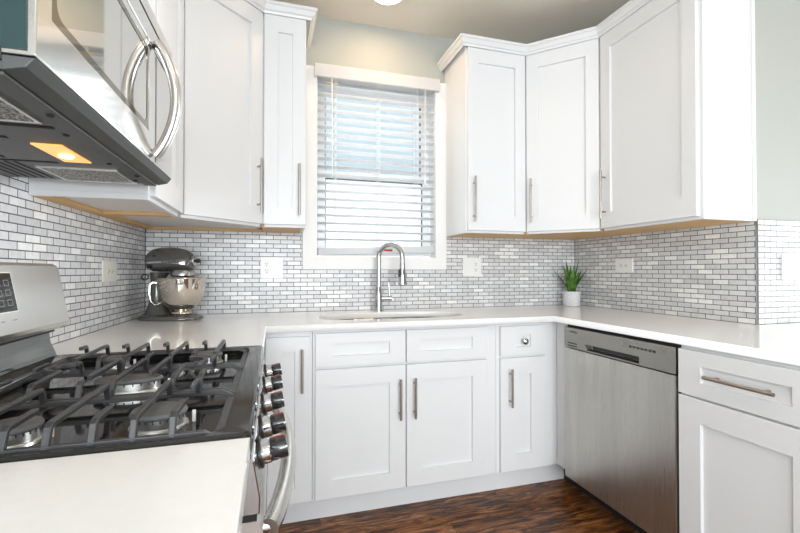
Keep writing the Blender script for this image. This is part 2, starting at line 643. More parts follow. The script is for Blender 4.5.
    def build(s, name, m, parent=None, bevel=0.0, smooth=None, xform=None):
        bm = s.bm
        bmesh.ops.recalc_face_normals(bm, faces=bm.faces)
        if xform is not None:
            bmesh.ops.transform(bm, matrix=xform, verts=bm.verts)
        org = ROOT.get(parent.name, Vector((0, 0, 0))) if parent else Vector((0, 0, 0))
        if org.length:
            bmesh.ops.translate(bm, vec=-org, verts=bm.verts)
        me = bpy.data.meshes.new(name)
        bm.to_mesh(me)
        bm.free()
        me.materials.append(m)
        o = bpy.data.objects.new(name, me)
        COL.objects.link(o)
        if parent:
            o.parent = parent
            ROOT[o.name] = org
        if smooth is not None:
            for p in me.polygons:
                p.use_smooth = True
            me.set_sharp_from_angle(angle=R(smooth))
        if bevel:
            md = o.modifiers.new('bevel', 'BEVEL')
            md.width = bevel
            md.segments = 2
            md.limit_method = 'ANGLE'
            md.angle_limit = R(40)
        return o


ROOT = {}


def tag(o, label, cat=None, group=None, kind=None):
    o['label'] = label
    if cat:
        o['category'] = cat
    if group:
        o['group'] = group
    if kind:
        o['kind'] = kind
    return o


def thing(name, label, cat, loc, group=None):
    o = bpy.data.objects.new(name, None)
    o.empty_display_size = 0.05
    COL.objects.link(o)
    o.location = loc
    ROOT[o.name] = Vector(loc)
    return tag(o, label, cat, group)


def struct(name, mb, m, label=None, parent=None, bevel=0.0):
    o = mb.build(name, m, parent, bevel)
    if not parent:
        o['kind'] = 'structure'
    if label:
        o['label'] = label
    return o


def text_mesh(body, size, M, m, parent, name='lettering', depth=0.0006):
    c = bpy.data.curves.new(name, 'FONT')
    c.body = body
    c.size = size
    c.extrude = depth
    c.align_x = 'CENTER'
    c.align_y = 'CENTER'
    t = bpy.data.objects.new(name + '_tmp', c)
    COL.objects.link(t)
    dg = bpy.context.evaluated_depsgraph_get()
    me = bpy.data.meshes.new_from_object(t.evaluated_get(dg))
    bpy.data.objects.remove(t)
    me.transform(Matrix.Translation(-ROOT[parent.name]) @ M)
    me.materials.clear()
    me.materials.append(m)
    o = bpy.data.objects.new(name, me)
    COL.objects.link(o)
    o.parent = parent
    ROOT[o.name] = ROOT[parent.name]
    return o


def curve_plate(name, loops, z0, z1, m, parent=None, bevel=0.0):
    """flat plate with holes from closed plan loops"""
    c = bpy.data.curves.new(name, 'CURVE')
    c.dimensions = '2D'
    c.fill_mode = 'BOTH'
    c.extrude = (z1 - z0) / 2 - bevel
    c.bevel_depth = bevel
    c.bevel_resolution = 1
    c.offset = -bevel
    for lp in loops:
        s = c.splines.new('POLY')
        s.points.add(len(lp) - 1)
        for i, p in enumerate(lp):
            s.points[i].co = (p[0], p[1], 0, 1)
        s.use_cyclic_u = True
    t = bpy.data.objects.new(name + '_tmp', c)
    COL.objects.link(t)
    dg = bpy.context.evaluated_depsgraph_get()
    me = bpy.data.meshes.new_from_object(t.evaluated_get(dg))
    bpy.data.objects.remove(t)
    bm = bmesh.new()
    bm.from_mesh(me)
    bmesh.ops.remove_doubles(bm, verts=bm.verts, dist=0.00005)
    bmesh.ops.translate(bm, vec=(0, 0, (z0 + z1) / 2), verts=bm.verts)
    mb = MB()
    mb.bm.free()
    mb.bm = bm
    bpy.data.meshes.remove(me)
    return mb.build(name, m, parent)


def rrect(x0, x1, y0, y1, r, n=6):
    out = []
    for cx, cy, a0 in ((x1 - r, y1 - r, 0), (x0 + r, y1 - r, 90), (x0 + r, y0 + r, 180), (x1 - r, y0 + r, 270)):
        for i in range(n + 1):
            a = R(a0 + 90 * i / n)
            out.append((cx + r * math.cos(a), cy + r * math.sin(a)))
    return out


# ------------------------------------------------------------------ setting
W = 2.745           # right wall tile face
WE = -1.193         # y where the right wall ends
H = 0.914           # worktop
CT = 0.031          # worktop thickness
ZB = 1.373          # bottom of wall cabinets
ZT = 2.458          # top of wall cabinets
CZ = 2.67           # ceiling


def lx(y):          # left tile face (the old wall runs slightly out of square)
    return 0.035 + 0.030 * y


struct('floor', MB().box(-0.6, 8.9, -8.7, 0.4, -0.08, 0.0), FLOOR, 'dark brown oak plank floor with strong grain')
struct('ceiling', MB().box(-0.6, 8.9, -8.7, 0.4, CZ, CZ + 0.1), CEILP, 'plain greige painted ceiling')
# back wall with the window opening
OX0, OX1, OZ0, OZ1 = 0.934, 1.678, 1.236, 2.335
wb = MB()
for x0, x1, z0, z1 in ((-0.6, OX0, 0, CZ), (OX1, W + 0.15, 0, CZ), (OX0, OX1, 0, OZ0), (OX0, OX1, OZ1, CZ)):
    wb.box(x0, x1, 0.008, 0.16, z0, z1)
struct('wall_back', wb, WALLP, 'pale painted back wall above the window')
wl = MB()
for y0, y1, z0, z1 in ((0.008, -3.2, 0, CZ), (-5.0, -8.7, 0, CZ), (-3.2, -5.0, 0, 0.6), (-3.2, -5.0, 2.4, CZ)):
    wl.prism([(lx(y0) - 0.008, y0), (lx(y1) - 0.008, y1), (lx(y1) - 0.2, y1), (lx(y0) - 0.2, y0)], z0, z1)
struct('wall_left', wl, WALLP, 'left wall behind the cooking range')
wr = MB().prism([(W + 0.008, 0.008), (W + 0.16, 0.008), (W + 0.16, WE + 0.16), (8.7, WE + 0.16), (8.7, WE + 0.008), (W + 0.008, WE + 0.008)], 0, CZ)
struct('wall_right', wr, WALLP, 'pale aqua painted wall at the right edge')
# room behind the camera, with two large windows added to light it
ws = MB()
for y0, y1, z0, z1 in ((-8.7, -3.7, 0, CZ), (-1.35, WE + 0.008, 0, CZ), (-3.7, -1.35, 0, 0.4), (-3.7, -1.35, 2.5, CZ)):
    ws.box(8.5, 8.65, y0, y1, z0, z1)
struct('wall_side', ws, TRIMW)
wf = MB()
for x0, x1, z0, z1 in ((-0.6, -0.2, 0, CZ), (3.1, 8.65, 0, CZ), (-0.2, 3.1, 0, 0.4), (-0.2, 3.1, 2.5, CZ)):
    wf.box(x0, x1, -8.35, -8.2, z0, z1)
struct('wall_front', wf, TRIMW)
fr = F((0, -8.25, 0), (1, 0), (0, 1))
m_ = MB()
for a0, a1 in ((-0.2, 1.45), (1.45, 3.1)):
    m_.frame(fr, (a0, a1, 0.4, 2.5), (a0 + 0.06, a1 - 0.06, 0.46, 2.44), 0, 0.06)
w2 = struct('added_window_2', m_, VINYL)  # unseen window, added for the front fill light
fs = F((8.55, 0, 0), (0, 1), (-1, 0))
m_ = MB()
for a0, a1 in ((-3.7, -2.525), (-2.525, -1.35)):
    m_.frame(fs, (a0, a1, 0.4, 2.5), (a0 + 0.06, a1 - 0.06, 0.46, 2.44), 0, 0.06)
w3 = struct('added_window_3', m_, VINYL)  # unseen window, added so light reaches the left wall

fl_ = F((-0.12, 0, 0), (0, -1), (1, 0))
m_ = MB()
for a0, a1 in ((3.2, 4.1), (4.1, 5.0)):
    m_.frame(fl_, (a0, a1, 0.6, 2.4), (a0 + 0.06, a1 - 0.06, 0.66, 2.34), -0.1, -0.06)
w4 = struct('added_window_4', m_, VINYL)  # unseen window, added so light reaches the right run

# mosaic backsplash (8 mm thick tiles)
TZ = 1.381
g = 0.0025
CX0, CX1, CZ0, CZ1 = 0.851, 1.753, 1.160, 2.357     # outside of the window casing
bs = MB()
bs.box(lx(0) + g, CX0, 0.0, 0.008, H, TZ).box(CX1, W - g, 0.0, 0.008, H, TZ).box(CX0, CX1, 0.0, 0.008, H, CZ0)
struct('trim_1', bs, TILE_X, 'grey marble mosaic backsplash below the window on the back wall')
bs = MB().prism([(lx(-g), -g), (lx(-g) - 0.008, -g), (lx(-2.7) - 0.008, -2.7), (lx(-2.7), -2.7)], H, TZ + 0.06)
struct('trim_2', bs, TILE_Y, 'grey marble mosaic backsplash on the left wall behind the range')
bs = MB().box(W, W + 0.008, WE + 0.003, -g, H, TZ)
struct('trim_3', bs, TILE_Y, 'grey marble mosaic backsplash on the right wall under the cabinets')
bs = MB().box(W + 0.006, 3.6, WE, WE + 0.008, H, TZ)
struct('trim_4', bs, TILE_X, 'short stretch of mosaic backsplash past the metal corner strip')
cn = MB().box(lx(0) - 0.002, lx(0) + g, -g, 0.006, H, TZ).box(W - g, W + 0.002, -g, 0.006, H, TZ)
struct('trim_5', cn, GROUT, 'dark grout lines in the two backsplash corners')
struct('trim_6', MB().box(W - 0.002, W + 0.007, WE - 0.002, WE + 0.004, H, TZ + 0.002), CHROME, 'thin metal strip on the outside corner of the tiles')

# ------------------------------------------------------------------ window over the sink
fw_ = F((0, 0.0, 0), (1, 0), (0, -1))
win = MB().frame(fw_, (CX0, CX1, CZ0, CZ1), (OX0, OX1, OZ0, OZ1), -0.008, 0.022).build('window_1', TRIMW, None, 0.002)
tag(win, 'white painted casing and double hung window over the sink', None, None, 'structure')
ROOT[win.name] = Vector((0, 0, 0))
# jamb liner
MB().frame(fw_, (OX0 - 0.001, OX1 + 0.001, OZ0 - 0.001, OZ1 + 0.001), (OX0 + 0.003, OX1 - 0.003, OZ0 + 0.003, OZ1 - 0.003), -0.155, 0.0).build('window_jamb', TRIMW, win)
jx0, jx1, jz0, jz1 = OX0 + 0.010, OX1 - 0.010, OZ0 + 0.010, OZ1 - 0.010
zm = 1.745
for nm, z0, z1, c in (('upper_sash', zm - 0.02, jz1, -0.125), ('lower_sash', jz0, zm + 0.022, -0.095)):
    tr_ = 0.078 if nm == 'upper_sash' else 0.045
    sh = MB().frame(fw_, (jx0, jx1, z0, z1), (jx0 + 0.048, jx1 - 0.048, z0 + 0.042, z1 - tr_), c, c + 0.028).build(nm, VINYL, win, 0.0015)
    MB().frame(fw_, (jx0 + 0.047, jx1 - 0.047, z0 + 0.041, z1 - tr_ + .001), (jx0 + 0.052, jx1 - 0.053, z0 + 0.046, z1 - tr_ - .005), c + 0.008, c + 0.026).build('glazing_gasket', GASKET, sh)
    MB().fbox(fw_, jx0 + 0.047, jx1 - 0.047, z0 + 0.041, z1 - tr_ + .001, c + 0.012, c + 0.016).build('pane', GLASS, sh)
lk = MB().fbox(fw_, 1.28, 1.34, zm + 0.022, zm + 0.034, -0.09, -0.068).build('sash_lock', TRIMW, win, 0.002)

# ------------------------------------------------------------------ outside
nb = thing('neighbour_house', 'pale sided neighbouring house seen through the blind slats', 'house', (1.0, 3.4, -0.6))
MB().box(-3, 6, 3.4, 6.5, 2.42, 4.4).build('siding_wall', SIDING, nb)
MB().box(-3, 6, 3.4, 6.5, -0.6, 2.419).build('lower_wall', TRIMW, nb)
MB().box(-3.2, 6.2, 3.0, 6.7, 4.4, 4.55).build('eave', TRIMW, nb)
MB().extrude_poly([(-3.3, 2.95, 4.55), (-3.3, 6.8, 4.55), (-3.3, 4.9, 6.0)], (9.6, 0, 0)).build('roof', ROOFM, nb)
fh = F((0, 3.4, 0), (1, 0), (0, -1))
gd = MB().box(-6, 9, 0.16, 12, -0.75, -0.6)
struct('ground', gd, GROUND, 'pale paved yard outside')

# ------------------------------------------------------------------ window blind
bl = thing('window_blind', 'white slatted blind hanging in the window over the sink', 'blind', (1.306, 0.0, CZ0))
vz0, vz1 = 2.288, 2.362
va = MB()
va.box(0.916, 1.694, -0.058, -0.046, vz0, vz1).box(0.916, 0.926, -0.047, -0.0225, vz0, vz1).box(1.684, 1.694, -0.047, -0.0225, vz0, vz1)
va.box(0.926, 1.684, -0.047, -0.0225, vz1 - 0.010, vz1)
va.build('valance', BLINDW, bl, 0.002)
MB().box(0.940, 1.672, -0.020, 0.030, 2.298, 2.330).build('headrail', BLINDW, bl, 0.002)
sl = MB()
ns = 20
zs0, zs1 = 1.345, 2.256
for i in range(ns):
    z = zs0 + (zs1 - zs0) * i / (ns - 1)
    z += random.uniform(-0.001, 0.001)
    pts = []
    for k in range(5):
        q = -1 + k * 0.5
        yy = 0.006 + 0.025 * q
        pts.append((yy, z - 0.003 * q * q - 0.0035 * q * 1.0))
    ring = [(y, zz + 0.0014) for y, zz in pts] + [(y, zz - 0.0014) for y, zz in reversed(pts)]
    sl.extrude_poly([(0.9395, y, zz) for y, zz in ring], (0.733, 0, 0))
sl.build('slats', BLINDW, bl, smooth=35)
# bottom rail, hanging a little out of level
br_ = MB()
br_.hexa([(0.940, -0.024, 1.243), (1.672, -0.024, 1.268), (1.672, 0.022, 1.268), (0.940, 0.022, 1.243),
          (0.940, -0.024, 1.288), (1.672, -0.024, 1.310), (1.672, 0.022, 1.310), (0.940, 0.022, 1.288)])
rail = br_.build('bottom_rail', BLINDW, bl, 0.006)
mt = Matrix.Translation((1.355, -0.0247, 1.280)) @ Matrix.Rotation(R(1.8), 4, 'Y').inverted() @ Matrix.Rotation(R(90), 4, 'X')
wl_ = MB().box(1.326, 1.392, -0.0246, -0.0238, 1.272, 1.285).build('warning_label', REDP, rail)
wl_['label'] = 'small red warning label on the bottom rail'
MB().lathe([(0.008, 0), (0.008, 0.007)], (1.560, -0.0245, 1.288), 14, 'y').build('cord_plug', BLINDW, rail)
MB().box(0.985, 1.06, -0.0225, -0.021, 2.264, 2.272).build('yellow_label', YELP, bl)
for x in (1.045, 1.31, 1.555):
    lc = MB()
    for dx in (-0.003, 0.003):
        lc.cyl((x + dx, -0.0225, 2.30), (x + dx, -0.0225, 1.29), 0.0011, 6)
        lc.cyl((x + dx, 0.034, 2.30), (x + dx, 0.034, 1.29), 0.0011, 6)
    lc.build('ladder_cord', CORDW, bl)
MB().cyl((1.018, -0.036, 2.31), (1.020, -0.036, 1.70), 0.004, 8).build('tilt_wand', CORDW, bl, smooth=40)
lc = MB().cyl((1.600, -0.036, 2.31), (1.600, -0.036, 1.735), 0.0016, 6).cyl((1.606, -0.036, 2.31), (1.604, -0.036, 1.735), 0.0016, 6)
lc.lathe([(0.002, 0.03), (0.008, 0.0), (0.009, -0.03), (0.004, -0.035)], (1.602, -0.036, 1.72), 10)
lc.build('pull_cord', CORDW, bl, smooth=40)

# ------------------------------------------------------------------ handles


def bar_handle(f, a, b0, b1, c, parent, horiz=False, r=0.006, label=None):
    """bar pull; vertical at a from b0 to b1, or horizontal at height a from b0 to b1"""
    m = MB()
    P = (lambda t, d: f.p(t, a, d)) if horiz else (lambda t, d: f.p(a, t, d))
    so = 0.030
    m.cyl(P(b0, c + so), P(b1, c + so), r, 14)
    d = (b1 - b0) * 0.14
    for t in (b0 + d, b1 - d):
        m.cyl(P(t, c), P(t, c + so), r * 0.8, 10)
    return m.build('bar_handle', NICKEL, parent, smooth=40)


# ------------------------------------------------------------------ base cabinets
FB = F((0, -0.583, 0), (1, 0), (0, -1))       # back run face (a = x)
FR = F((2.136, 0, 0), (0, -1), (-1, 0))       # right run face (a = -y)
FL = F((0.609, 0, 0), (0, -1), (1, 0))        # left run face (a = -y)
TOEZ = 0.1125
CTOP = H - CT - 0.0005

# corner cabinet left of the sink
c = thing('base_cabinet', 'narrow white base cabinet in the corner between the range and the sink cabinet', 'cabinet', (0.4, -0.3, 0.0))
MB().box(0.06, 0.860, -0.583, -0.02, TOEZ, CTOP).build('carcass', WHITE, c, 0.001)
d = MB().shaker(FB, 0.657, 0.848, 0.119, 0.858, st=0.065).build('door', WHITE, c)
bar_handle(FB, 0.812, 0.613, 0.805, 0.02, d)
# sink cabinet
c = thing('base_cabinet', 'wide white sink base cabinet with two doors under two false fronts', 'cabinet', (1.3, -0.3, 0.0))
MB().box(0.862, 1.789, -0.583, -0.02, TOEZ, 0.66).box(0.862, 1.789, -0.583, -0.563, 0.66, CTOP).box(0.862, 0.880, -0.563, -0.02, 0.66, CTOP).box(1.771, 1.789, -0.563, -0.02, 0.66, CTOP).build('carcass', WHITE, c)
for a0, a1 in ((0.872, 1.2965), (1.3035, 1.728)):
    MB().shaker(FB, a0, a1, 0.714, 0.868, st=0.078, sb=0.048).build('false_front', WHITE, c)
d = MB().shaker(FB, 0.872, 1.2965, 0.119, 0.703, st=0.078).build('door', WHITE, c)
bar_handle(FB, 1.266, 0.450, 0.642, 0.02, d)
d = MB().shaker(FB, 1.3035, 1.728, 0.119, 0.703, st=0.078).build('door', WHITE, c)
bar_handle(FB, 1.339, 0.450, 0.642, 0.02, d)
# narrow drawer cabinet
c = thing('base_cabinet', 'narrow white base cabinet with a knobbed drawer between the sink cabinet and the dishwasher', 'cabinet', (1.95, -0.3, 0.0))
MB().box(1.791, 2.158, -0.583, -0.02, TOEZ, CTOP).build('carcass', WHITE, c, 0.001)
d = MB().shaker(FB, 1.808, 2.073, 0.712, 0.866, st=0.086, sb=0.046).build('drawer', WHITE, c)
kb = MB().lathe([(0.007, 0.0), (0.006, 0.012), (0.010, 0.017), (0.0155, 0.022), (0.0165, 0.027), (0.013, 0.031), (0.0, 0.033)], (0, 0, 0), 20, 'y', Matrix.Rotation(PI, 4, 'Z'), cap=False)
for v_ in kb.bm.verts:
    v_.co = v_.co + Vector((1.945, -0.594, 0.786))
kb.build('knob', CHROME, d, smooth=50)
d = MB().shaker(FB, 1.808, 2.073, 0.119, 0.701, st=0.086).build('door', WHITE, c)
bar_handle(FB, 1.858, 0.456, 0.650, 0.02, d)
MB().box(2.1585, 2.172, -0.696, -0.583, TOEZ, CTOP).build('corner_filler', WHITE, c, 0.001)
# toe board along the back run
t = MB().box(0.60, 2.239, -0.532, -0.516, 0.0, TOEZ - 0.0005).build('toe_board', WHITE)
tag(t, 'white toe board along the floor under the sink run', 'toe board')
# drawer cabinet right of the dishwasher
c = thing('base_cabinet', 'white base cabinet with a drawer and bar pull right of the dishwasher', 'cabinet', (2.4, -1.56, 0.0))
MB().box(2.136, 2.72, -1.788, -1.338, TOEZ, CTOP).build('carcass', WHITE, c, 0.001)
MB().box(2.205, 2.22, -1.788, -1.338, 0.0, TOEZ).build('toe_board', WHITE, c)
d = MB().shaker(FR, 1.341, 1.784, 0.708, 0.868, st=0.083, sb=0.051).build('drawer', WHITE, c)
bar_handle(FR, 0.788, 1.452, 1.668, 0.012, d, True, 0.006)
MB().shaker(FR, 1.341, 1.784, 0.119, 0.701, st=0.083).build('door', WHITE, c)
# the next one along, at the end of the peninsula
c = thing('base_cabinet', 'white base cabinet at the near end of the right worktop', 'cabinet', (2.4, -2.03, 0.0))
MB().box(2.136, 2.72, -2.27, -1.790, TOEZ, CTOP).build('carcass', WHITE, c, 0.001)
MB().box(2.205, 2.22, -2.27, -1.790, 0.0, TOEZ).build('toe_board', WHITE, c)
d = MB().shaker(FR, 1.792, 2.265, 0.708, 0.868, st=0.083, sb=0.051).build('drawer', WHITE, c)
bar_handle(FR, 0.788, 1.92, 2.136, 0.012, d, True, 0.006)
MB().shaker(FR, 1.792, 2.265, 0.119, 0.701, st=0.083).build('door', WHITE, c)
# left run between the corner and the range
c = thing('base_cabinet', 'white base cabinet beside the far side of the range', 'cabinet', (0.35, -0.88, 0.0))
MB().box(0.06, 0.609, -1.142, -0.64, TOEZ, CTOP).build('carcass', WHITE, c, 0.001)
MB().box(0.54, 0.555, -1.142, -0.64, 0.0, TOEZ).build('toe_board', WHITE, c)
d = MB().shaker(FL, 0.68, 1.138, 0.119, 0.858).build('door', WHITE, c)
# left run in front of the range
c = thing('base_cabinet', 'white base cabinet under the near left worktop', 'cabinet', (0.35, -2.3, 0.0))
MB().box(0.0, 0.609, -2.70, -1.914, TOEZ, CTOP).build('carcass', WHITE, c, 0.001)
MB().box(0.54, 0.555, -2.70, -1.914, 0.0, TOEZ).build('toe_board', WHITE, c)
for a0, a1 in ((1.917, 2.305), (2.309, 2.697)):
    MB().shaker(FL, a0, a1, 0.119, 0.858).build('door', WHITE, c)

# ------------------------------------------------------------------ worktops
WY = -2.28
outer = [(lx(-0.001) + 0.0005, -0.0005), (lx(-1.147) + 0.0005, -1.147), (0.659, -1.147), (0.659, -0.633), (2.112, -0.633), (2.112, WY), (3.2, WY),
         (3.2, WE - 0.003), (W - 0.003, WE - 0.003), (W - 0.0005, -0.0005)]
SX0, SX1, SY0, SY1 = 0.915, 1.690, -0.505, -0.175
hole = []
for i in range(48):       # rounded D shaped cut-out, the far edge bowed
    t_ = 2 * PI * i / 48
    ct, st_ = math.cos(t_), math.sin(t_)
    e_ = 2 / 3.6 if st_ < 0 else 2 / 2.4
    hole.append(((SX0 + SX1) / 2 + (SX1 - SX0) / 2 * math.copysign(abs(ct) ** e_, ct), (SY0 + SY1) / 2 + (SY1 - SY0) / 2 * math.copysign(abs(st_) ** e_, st_)))
ct_ = curve_plate('countertop', [outer, hole], H - CT, H, QUARTZ, None, 0.002)
tag(ct_, 'white quartz worktop running round the corner with the sink set in it', 'countertop')
ct2 = curve_plate('countertop', [[(lx(-1.91) + 0.0005, -1.911), (lx(-2.72) + 0.0005, -2.72), (0.659, -2.72), (0.659, -1.911)]], H - CT, H, QUARTZ, None, 0.002)
tag(ct2, 'white quartz worktop in the near left corner before the range', 'countertop')
c = thing('peninsula_support', 'white panelled end under the deep right worktop', 'panel', (3.0, -1.7, 0.0))
MB().box(2.73, 2.75, -2.27, -1.2, 0, CTOP).build('back_panel', WHITE, c)
MB().box(3.12, 3.17, -2.26, -2.20, 0, CTOP).build('leg', WHITE, c)

# ------------------------------------------------------------------ sink
sk = thing('kitchen_sink', 'stainless steel double bowl sink set under the white worktop', 'sink', (1.30, -0.34, 0.69))


def bowl_mesh(x0, x1, y0, y1, z1, depth, r):
    m = MB()
    rings = []
    for k, (ins, z) in enumerate(((0, z1), (0.004, z1 - depth * 0.6), (0.012, z1 - depth * 0.93), (0.035, z1 - depth))):
        rings.append([m.v((p[0], p[1], z)) for p in rrect(x0 + ins, x1 - ins, y0 + ins, y1 - ins, max(0.02, r - ins * .3))])
    n = len(rings[0])
    for a, b in zip(rings, rings[1:]):
        for i in range(n):
            j = (i + 1) % n
            m.face([a[i], a[j], b[j], b[i]])
    m.face(rings[-1])
    return m


zr = H - CT - 0.001
curve_plate('rim', [rrect(SX0 - 0.02, SX1 + 0.02, SY0 - 0.02, SY1 + 0.015, 0.05), rrect(SX0 + 0.003, 1.285, SY0 + 0.003, SY1 - 0.01, 0.07), rrect(1.315, SX1 - 0.003, SY0 + 0.003, SY1 - 0.01, 0.07)], zr - 0.003, zr, STEEL_SINK, sk)
for x0, x1 in ((SX0 + 0.003, 1.285), (1.315, SX1 - 0.003)):
    b_ = bowl_mesh(x0, x1, SY0 + 0.003, SY1 - 0.01, zr - 0.001, 0.19, 0.07).build('bowl', STEEL_SINK, sk, smooth=50)
    md = b_.modifiers.new('thickness', 'SOLIDIFY')
    md.thickness = 0.0015
    md.offset = -1
    MB().lathe([(0.042, 0.0), (0.045, 0.003), (0.030, 0.002), (0.0, 0.0015)], ((x0 + x1) / 2, -0.34, zr - 0.1912), 20, cap=False).build('drain', CHROME, b_, smooth=40)

# ------------------------------------------------------------------ tap
fx, fy = 1.288, -0.092
tp = thing('kitchen_tap', 'tall chrome gooseneck tap with pull-down spray behind the sink', 'tap', (fx, fy, H))
MB().lathe([(0.030, 0.0), (0.030, 0.006), (0.024, 0.010), (0.022, 0.03), (0.0215, 0.12), (0.0175, 0.135), (0.0165, 0.16)], (fx, fy, H + 0.0003), 24).build('base', CHROME, tp, smooth=35)
sp_dir = Vector((0.80, -0.60, 0)).normalized()
rad = 0.075
pts = [Vector((fx, fy, H + 0.15 + 0.0326 * i)) for i in range(6)]
zc = H + 0.313
for i in range(1, 17):
    a = PI - PI * 1.0 * i / 16
    pts.append(Vector((fx, fy, zc)) + sp_dir * (rad + rad * math.cos(a)) + Vector((0, 0, rad * 1.06 * math.sin(a))))
end = pts[-1]
pts.append(end + Vector((0, 0, -0.03)))
MB().tube(pts, 0.0145, 16).build('spout', CHROME, tp, smooth=60)
sh = MB().lathe([(0.0155, 0.0), (0.017, -0.02), (0.0165, -0.03), (0.020, -0.05), (0.0235, -0.10), (0.024, -0.125), (0.020, -0.130)], end + Vector((0, 0, -0.028)), 20).build('spray_head', CHROME, tp, smooth=35)
sw = end + sp_dir.cross(Vector((0, 0, 1))) * 0.0 + Vector((0, 0, -0.085))
MB().box(sw.x - 0.027, sw.x - 0.018, sw.y - 0.016, sw.y - 0.002, sw.z - 0.025, sw.z + 0.02).build('spray_button', BLACKPL, sh, 0.003)
hd = MB().cyl((fx + 0.018, fy, H + 0.075), (fx + 0.060, fy - 0.004, H + 0.075), 0.014, 16)
hd.cyl((fx + 0.060, fy - 0.004, H + 0.075), (fx + 0.078, fy - 0.005, H + 0.075), 0.0165, 16)
hd.tube([(fx + 0.066, fy - 0.004, H + 0.085), (fx + 0.064, fy - 0.004, H + 0.13), (fx + 0.060, fy - 0.004, H + 0.168)], 0.006, 10, rs=[0.007, 0.0055, 0.0045])
hd.build('lever_handle', CHROME, tp, smooth=40)

# ------------------------------------------------------------------ dishwasher
dw = thing('dishwasher', 'stainless steel dishwasher built in under the right worktop', 'dishwasher', (2.42, -1.02, 0.0))
A0, A1 = 0.701, 1.330
MB().box(2.150, 2.70, -1.330, -0.703, 0.11, 0.868).build('tub', BLACKPL, dw)
MB().box(2.24, 2.27, -1.330, -0.5335, 0.0, 0.11).build('kick_plate', BLACKPL, dw)
door = MB().fbox(FR, A0, A1, 0.112, 0.764, -0.012, 0.020).build('door', STEEL, dw, 0.003)
# control panel with the recessed pocket handle
cp = MB()
ou = [(A0, 0.768), (A1, 0.768), (A1, 0.868), (A0, 0.868)]
inn = [(0.862, 0.7745), (1.166, 0.7745), (1.166, 0.802), (0.845, 0.802)]
inb = [(0.872, 0.7765), (1.160, 0.7765), (1.160, 0.799), (0.862, 0.799)]
rg = [[cp.v(FR.p(a, b, cc)) for a, b in ring] for ring, cc in ((ou, -0.012), (ou, 0.020), (inn, 0.020), (inb, -0.008))]
for A_, B_ in zip(rg, rg[1:]):
    for i in range(4):
        j = (i + 1) % 4
        cp.face([A_[i], A_[j], B_[j], B_[i]])
cp.face(rg[0][::-1])
cp.face(rg[-1])
panel = cp.build('control_panel', steel_mat('panel_stainless', (0.33, 0.318, 0.285), 0.32, 'y', streak=0.04), dw, 0.0015)
MB().fbox(FR, 0.874, 1.158, 0.778, 0.797, -0.0075, -0.0065).build('pocket_handle', BLACKPL, panel)
Mx = Matrix.Translation(FR.p(0.772, 0.848, 0.0203)) @ Matrix.Rotation(R(-90), 4, 'Z') @ Matrix.Rotation(R(90), 4, 'X')
text_mesh('SAMSUNG', 0.0125, Mx, GREYP, panel)
for z in (0.779, 0.792):
    MB().fbox(FR, 0.728, 0.796, z - 0.0028, z + 0.0028, 0.0195, 0.0207).build('vent_slot', SLOT, panel)
ICON = mat('panel_icon_print', (0.22, 0.21, 0.20), 0.5, noise=0.05)
for a in (1.098, 1.282):
    MB().frame(FR, (a - 0.012, a + 0.012, 0.834, 0.860), (a - 0.0102, a + 0.0102, 0.8358, 0.8582), 0.0198, 0.0206).build('icon_frame', ICON, panel)
    MB().fbox(FR, a - 0.005, a + 0.005, 0.841, 0.850, 0.0198, 0.0206).build('button_icon', ICON, panel)
for k in range(5):
    MB().fbox(FR, 1.123 + k * 0.028, 1.136 + k * 0.028, 0.8535, 0.8555, 0.0198, 0.0206).build('button_caption', ICON, panel)
for k in range(7):
    MB().lathe([(0.0058, 0.0), (0.0058, 0.0006)], FR.p(1.122 + k * 0.0195, 0.836, 0.0200), 12, 'x').build('cycle_button', ICON, panel)
MB().fbox(FR, A1 + 0.0003, A1 + 0.0075, 0.112, 0.878, -0.014, 0.004).build('edge_gap_shade', GAPBLACK, dw)  # black strip painting the shaded gap beside the door
MB().fbox(FR, 0.704, A1, 0.8685, 0.8815, -0.016, 0.002).build('top_gap_strip', GAPBLACK, dw)  # black strip filling the gap under the worktop

# ------------------------------------------------------------------ wall cabinets


def wall_door(f, a0, a1, parent, b0=1.386, b1=2.440, st=0.068):
    return MB().shaker(f, a0, a1, b0, b1, st=st, sb=0.083).build('door', WHITE, parent)


UD = 0.314
yl = -1.06
GU = 0.0008
# --- left of the window
c = thing('wall_cabinet', 'white wall cabinet on the left wall beside the microwave', 'cabinet', (0.15, -0.84, ZB))
m_ = MB().prism([(lx(yl) + 0.001, yl), (UD, yl), (UD, -0.615 - GU), (lx(-.615) + 0.001, -0.615 - GU)], ZB + 0.018, ZT)
m_.box(lx(yl) + 0.001, UD, yl, yl + 0.016, ZB, ZB + 0.018).box(UD - 0.019, UD, yl + 0.016, -0.630, ZB, ZB + 0.018)
m_.build('carcass', WHITE, c, 0.001)
MB().prism([(lx(yl) + 0.03, yl + 0.016), (UD - 0.019, yl + 0.016), (UD - 0.019, -0.66), (lx(-.63) + 0.03, -0.66)], ZB + 0.013, ZB + 0.0175).build('underside_panel', CREAM_PANEL, c)
nr = MB().prism([(lx(yl) + 0.001, yl + 0.016), (lx(yl) + 0.042, yl + 0.016), (lx(-.62) + 0.042, -0.618), (lx(-.62) + 0.001, -0.618)], ZB - 0.001, ZB + 0.013)
nr.box(lx(-.64) + 0.043, UD - 0.019, -0.660, -0.618, ZB - 0.001, ZB + 0.013).build('nailer_rail', MAPLE, c, 0.0008)
FUL = F((UD, 0, 0), (0, -1), (1, 0))
wall_door(FUL, 0.632, 1.052, c)
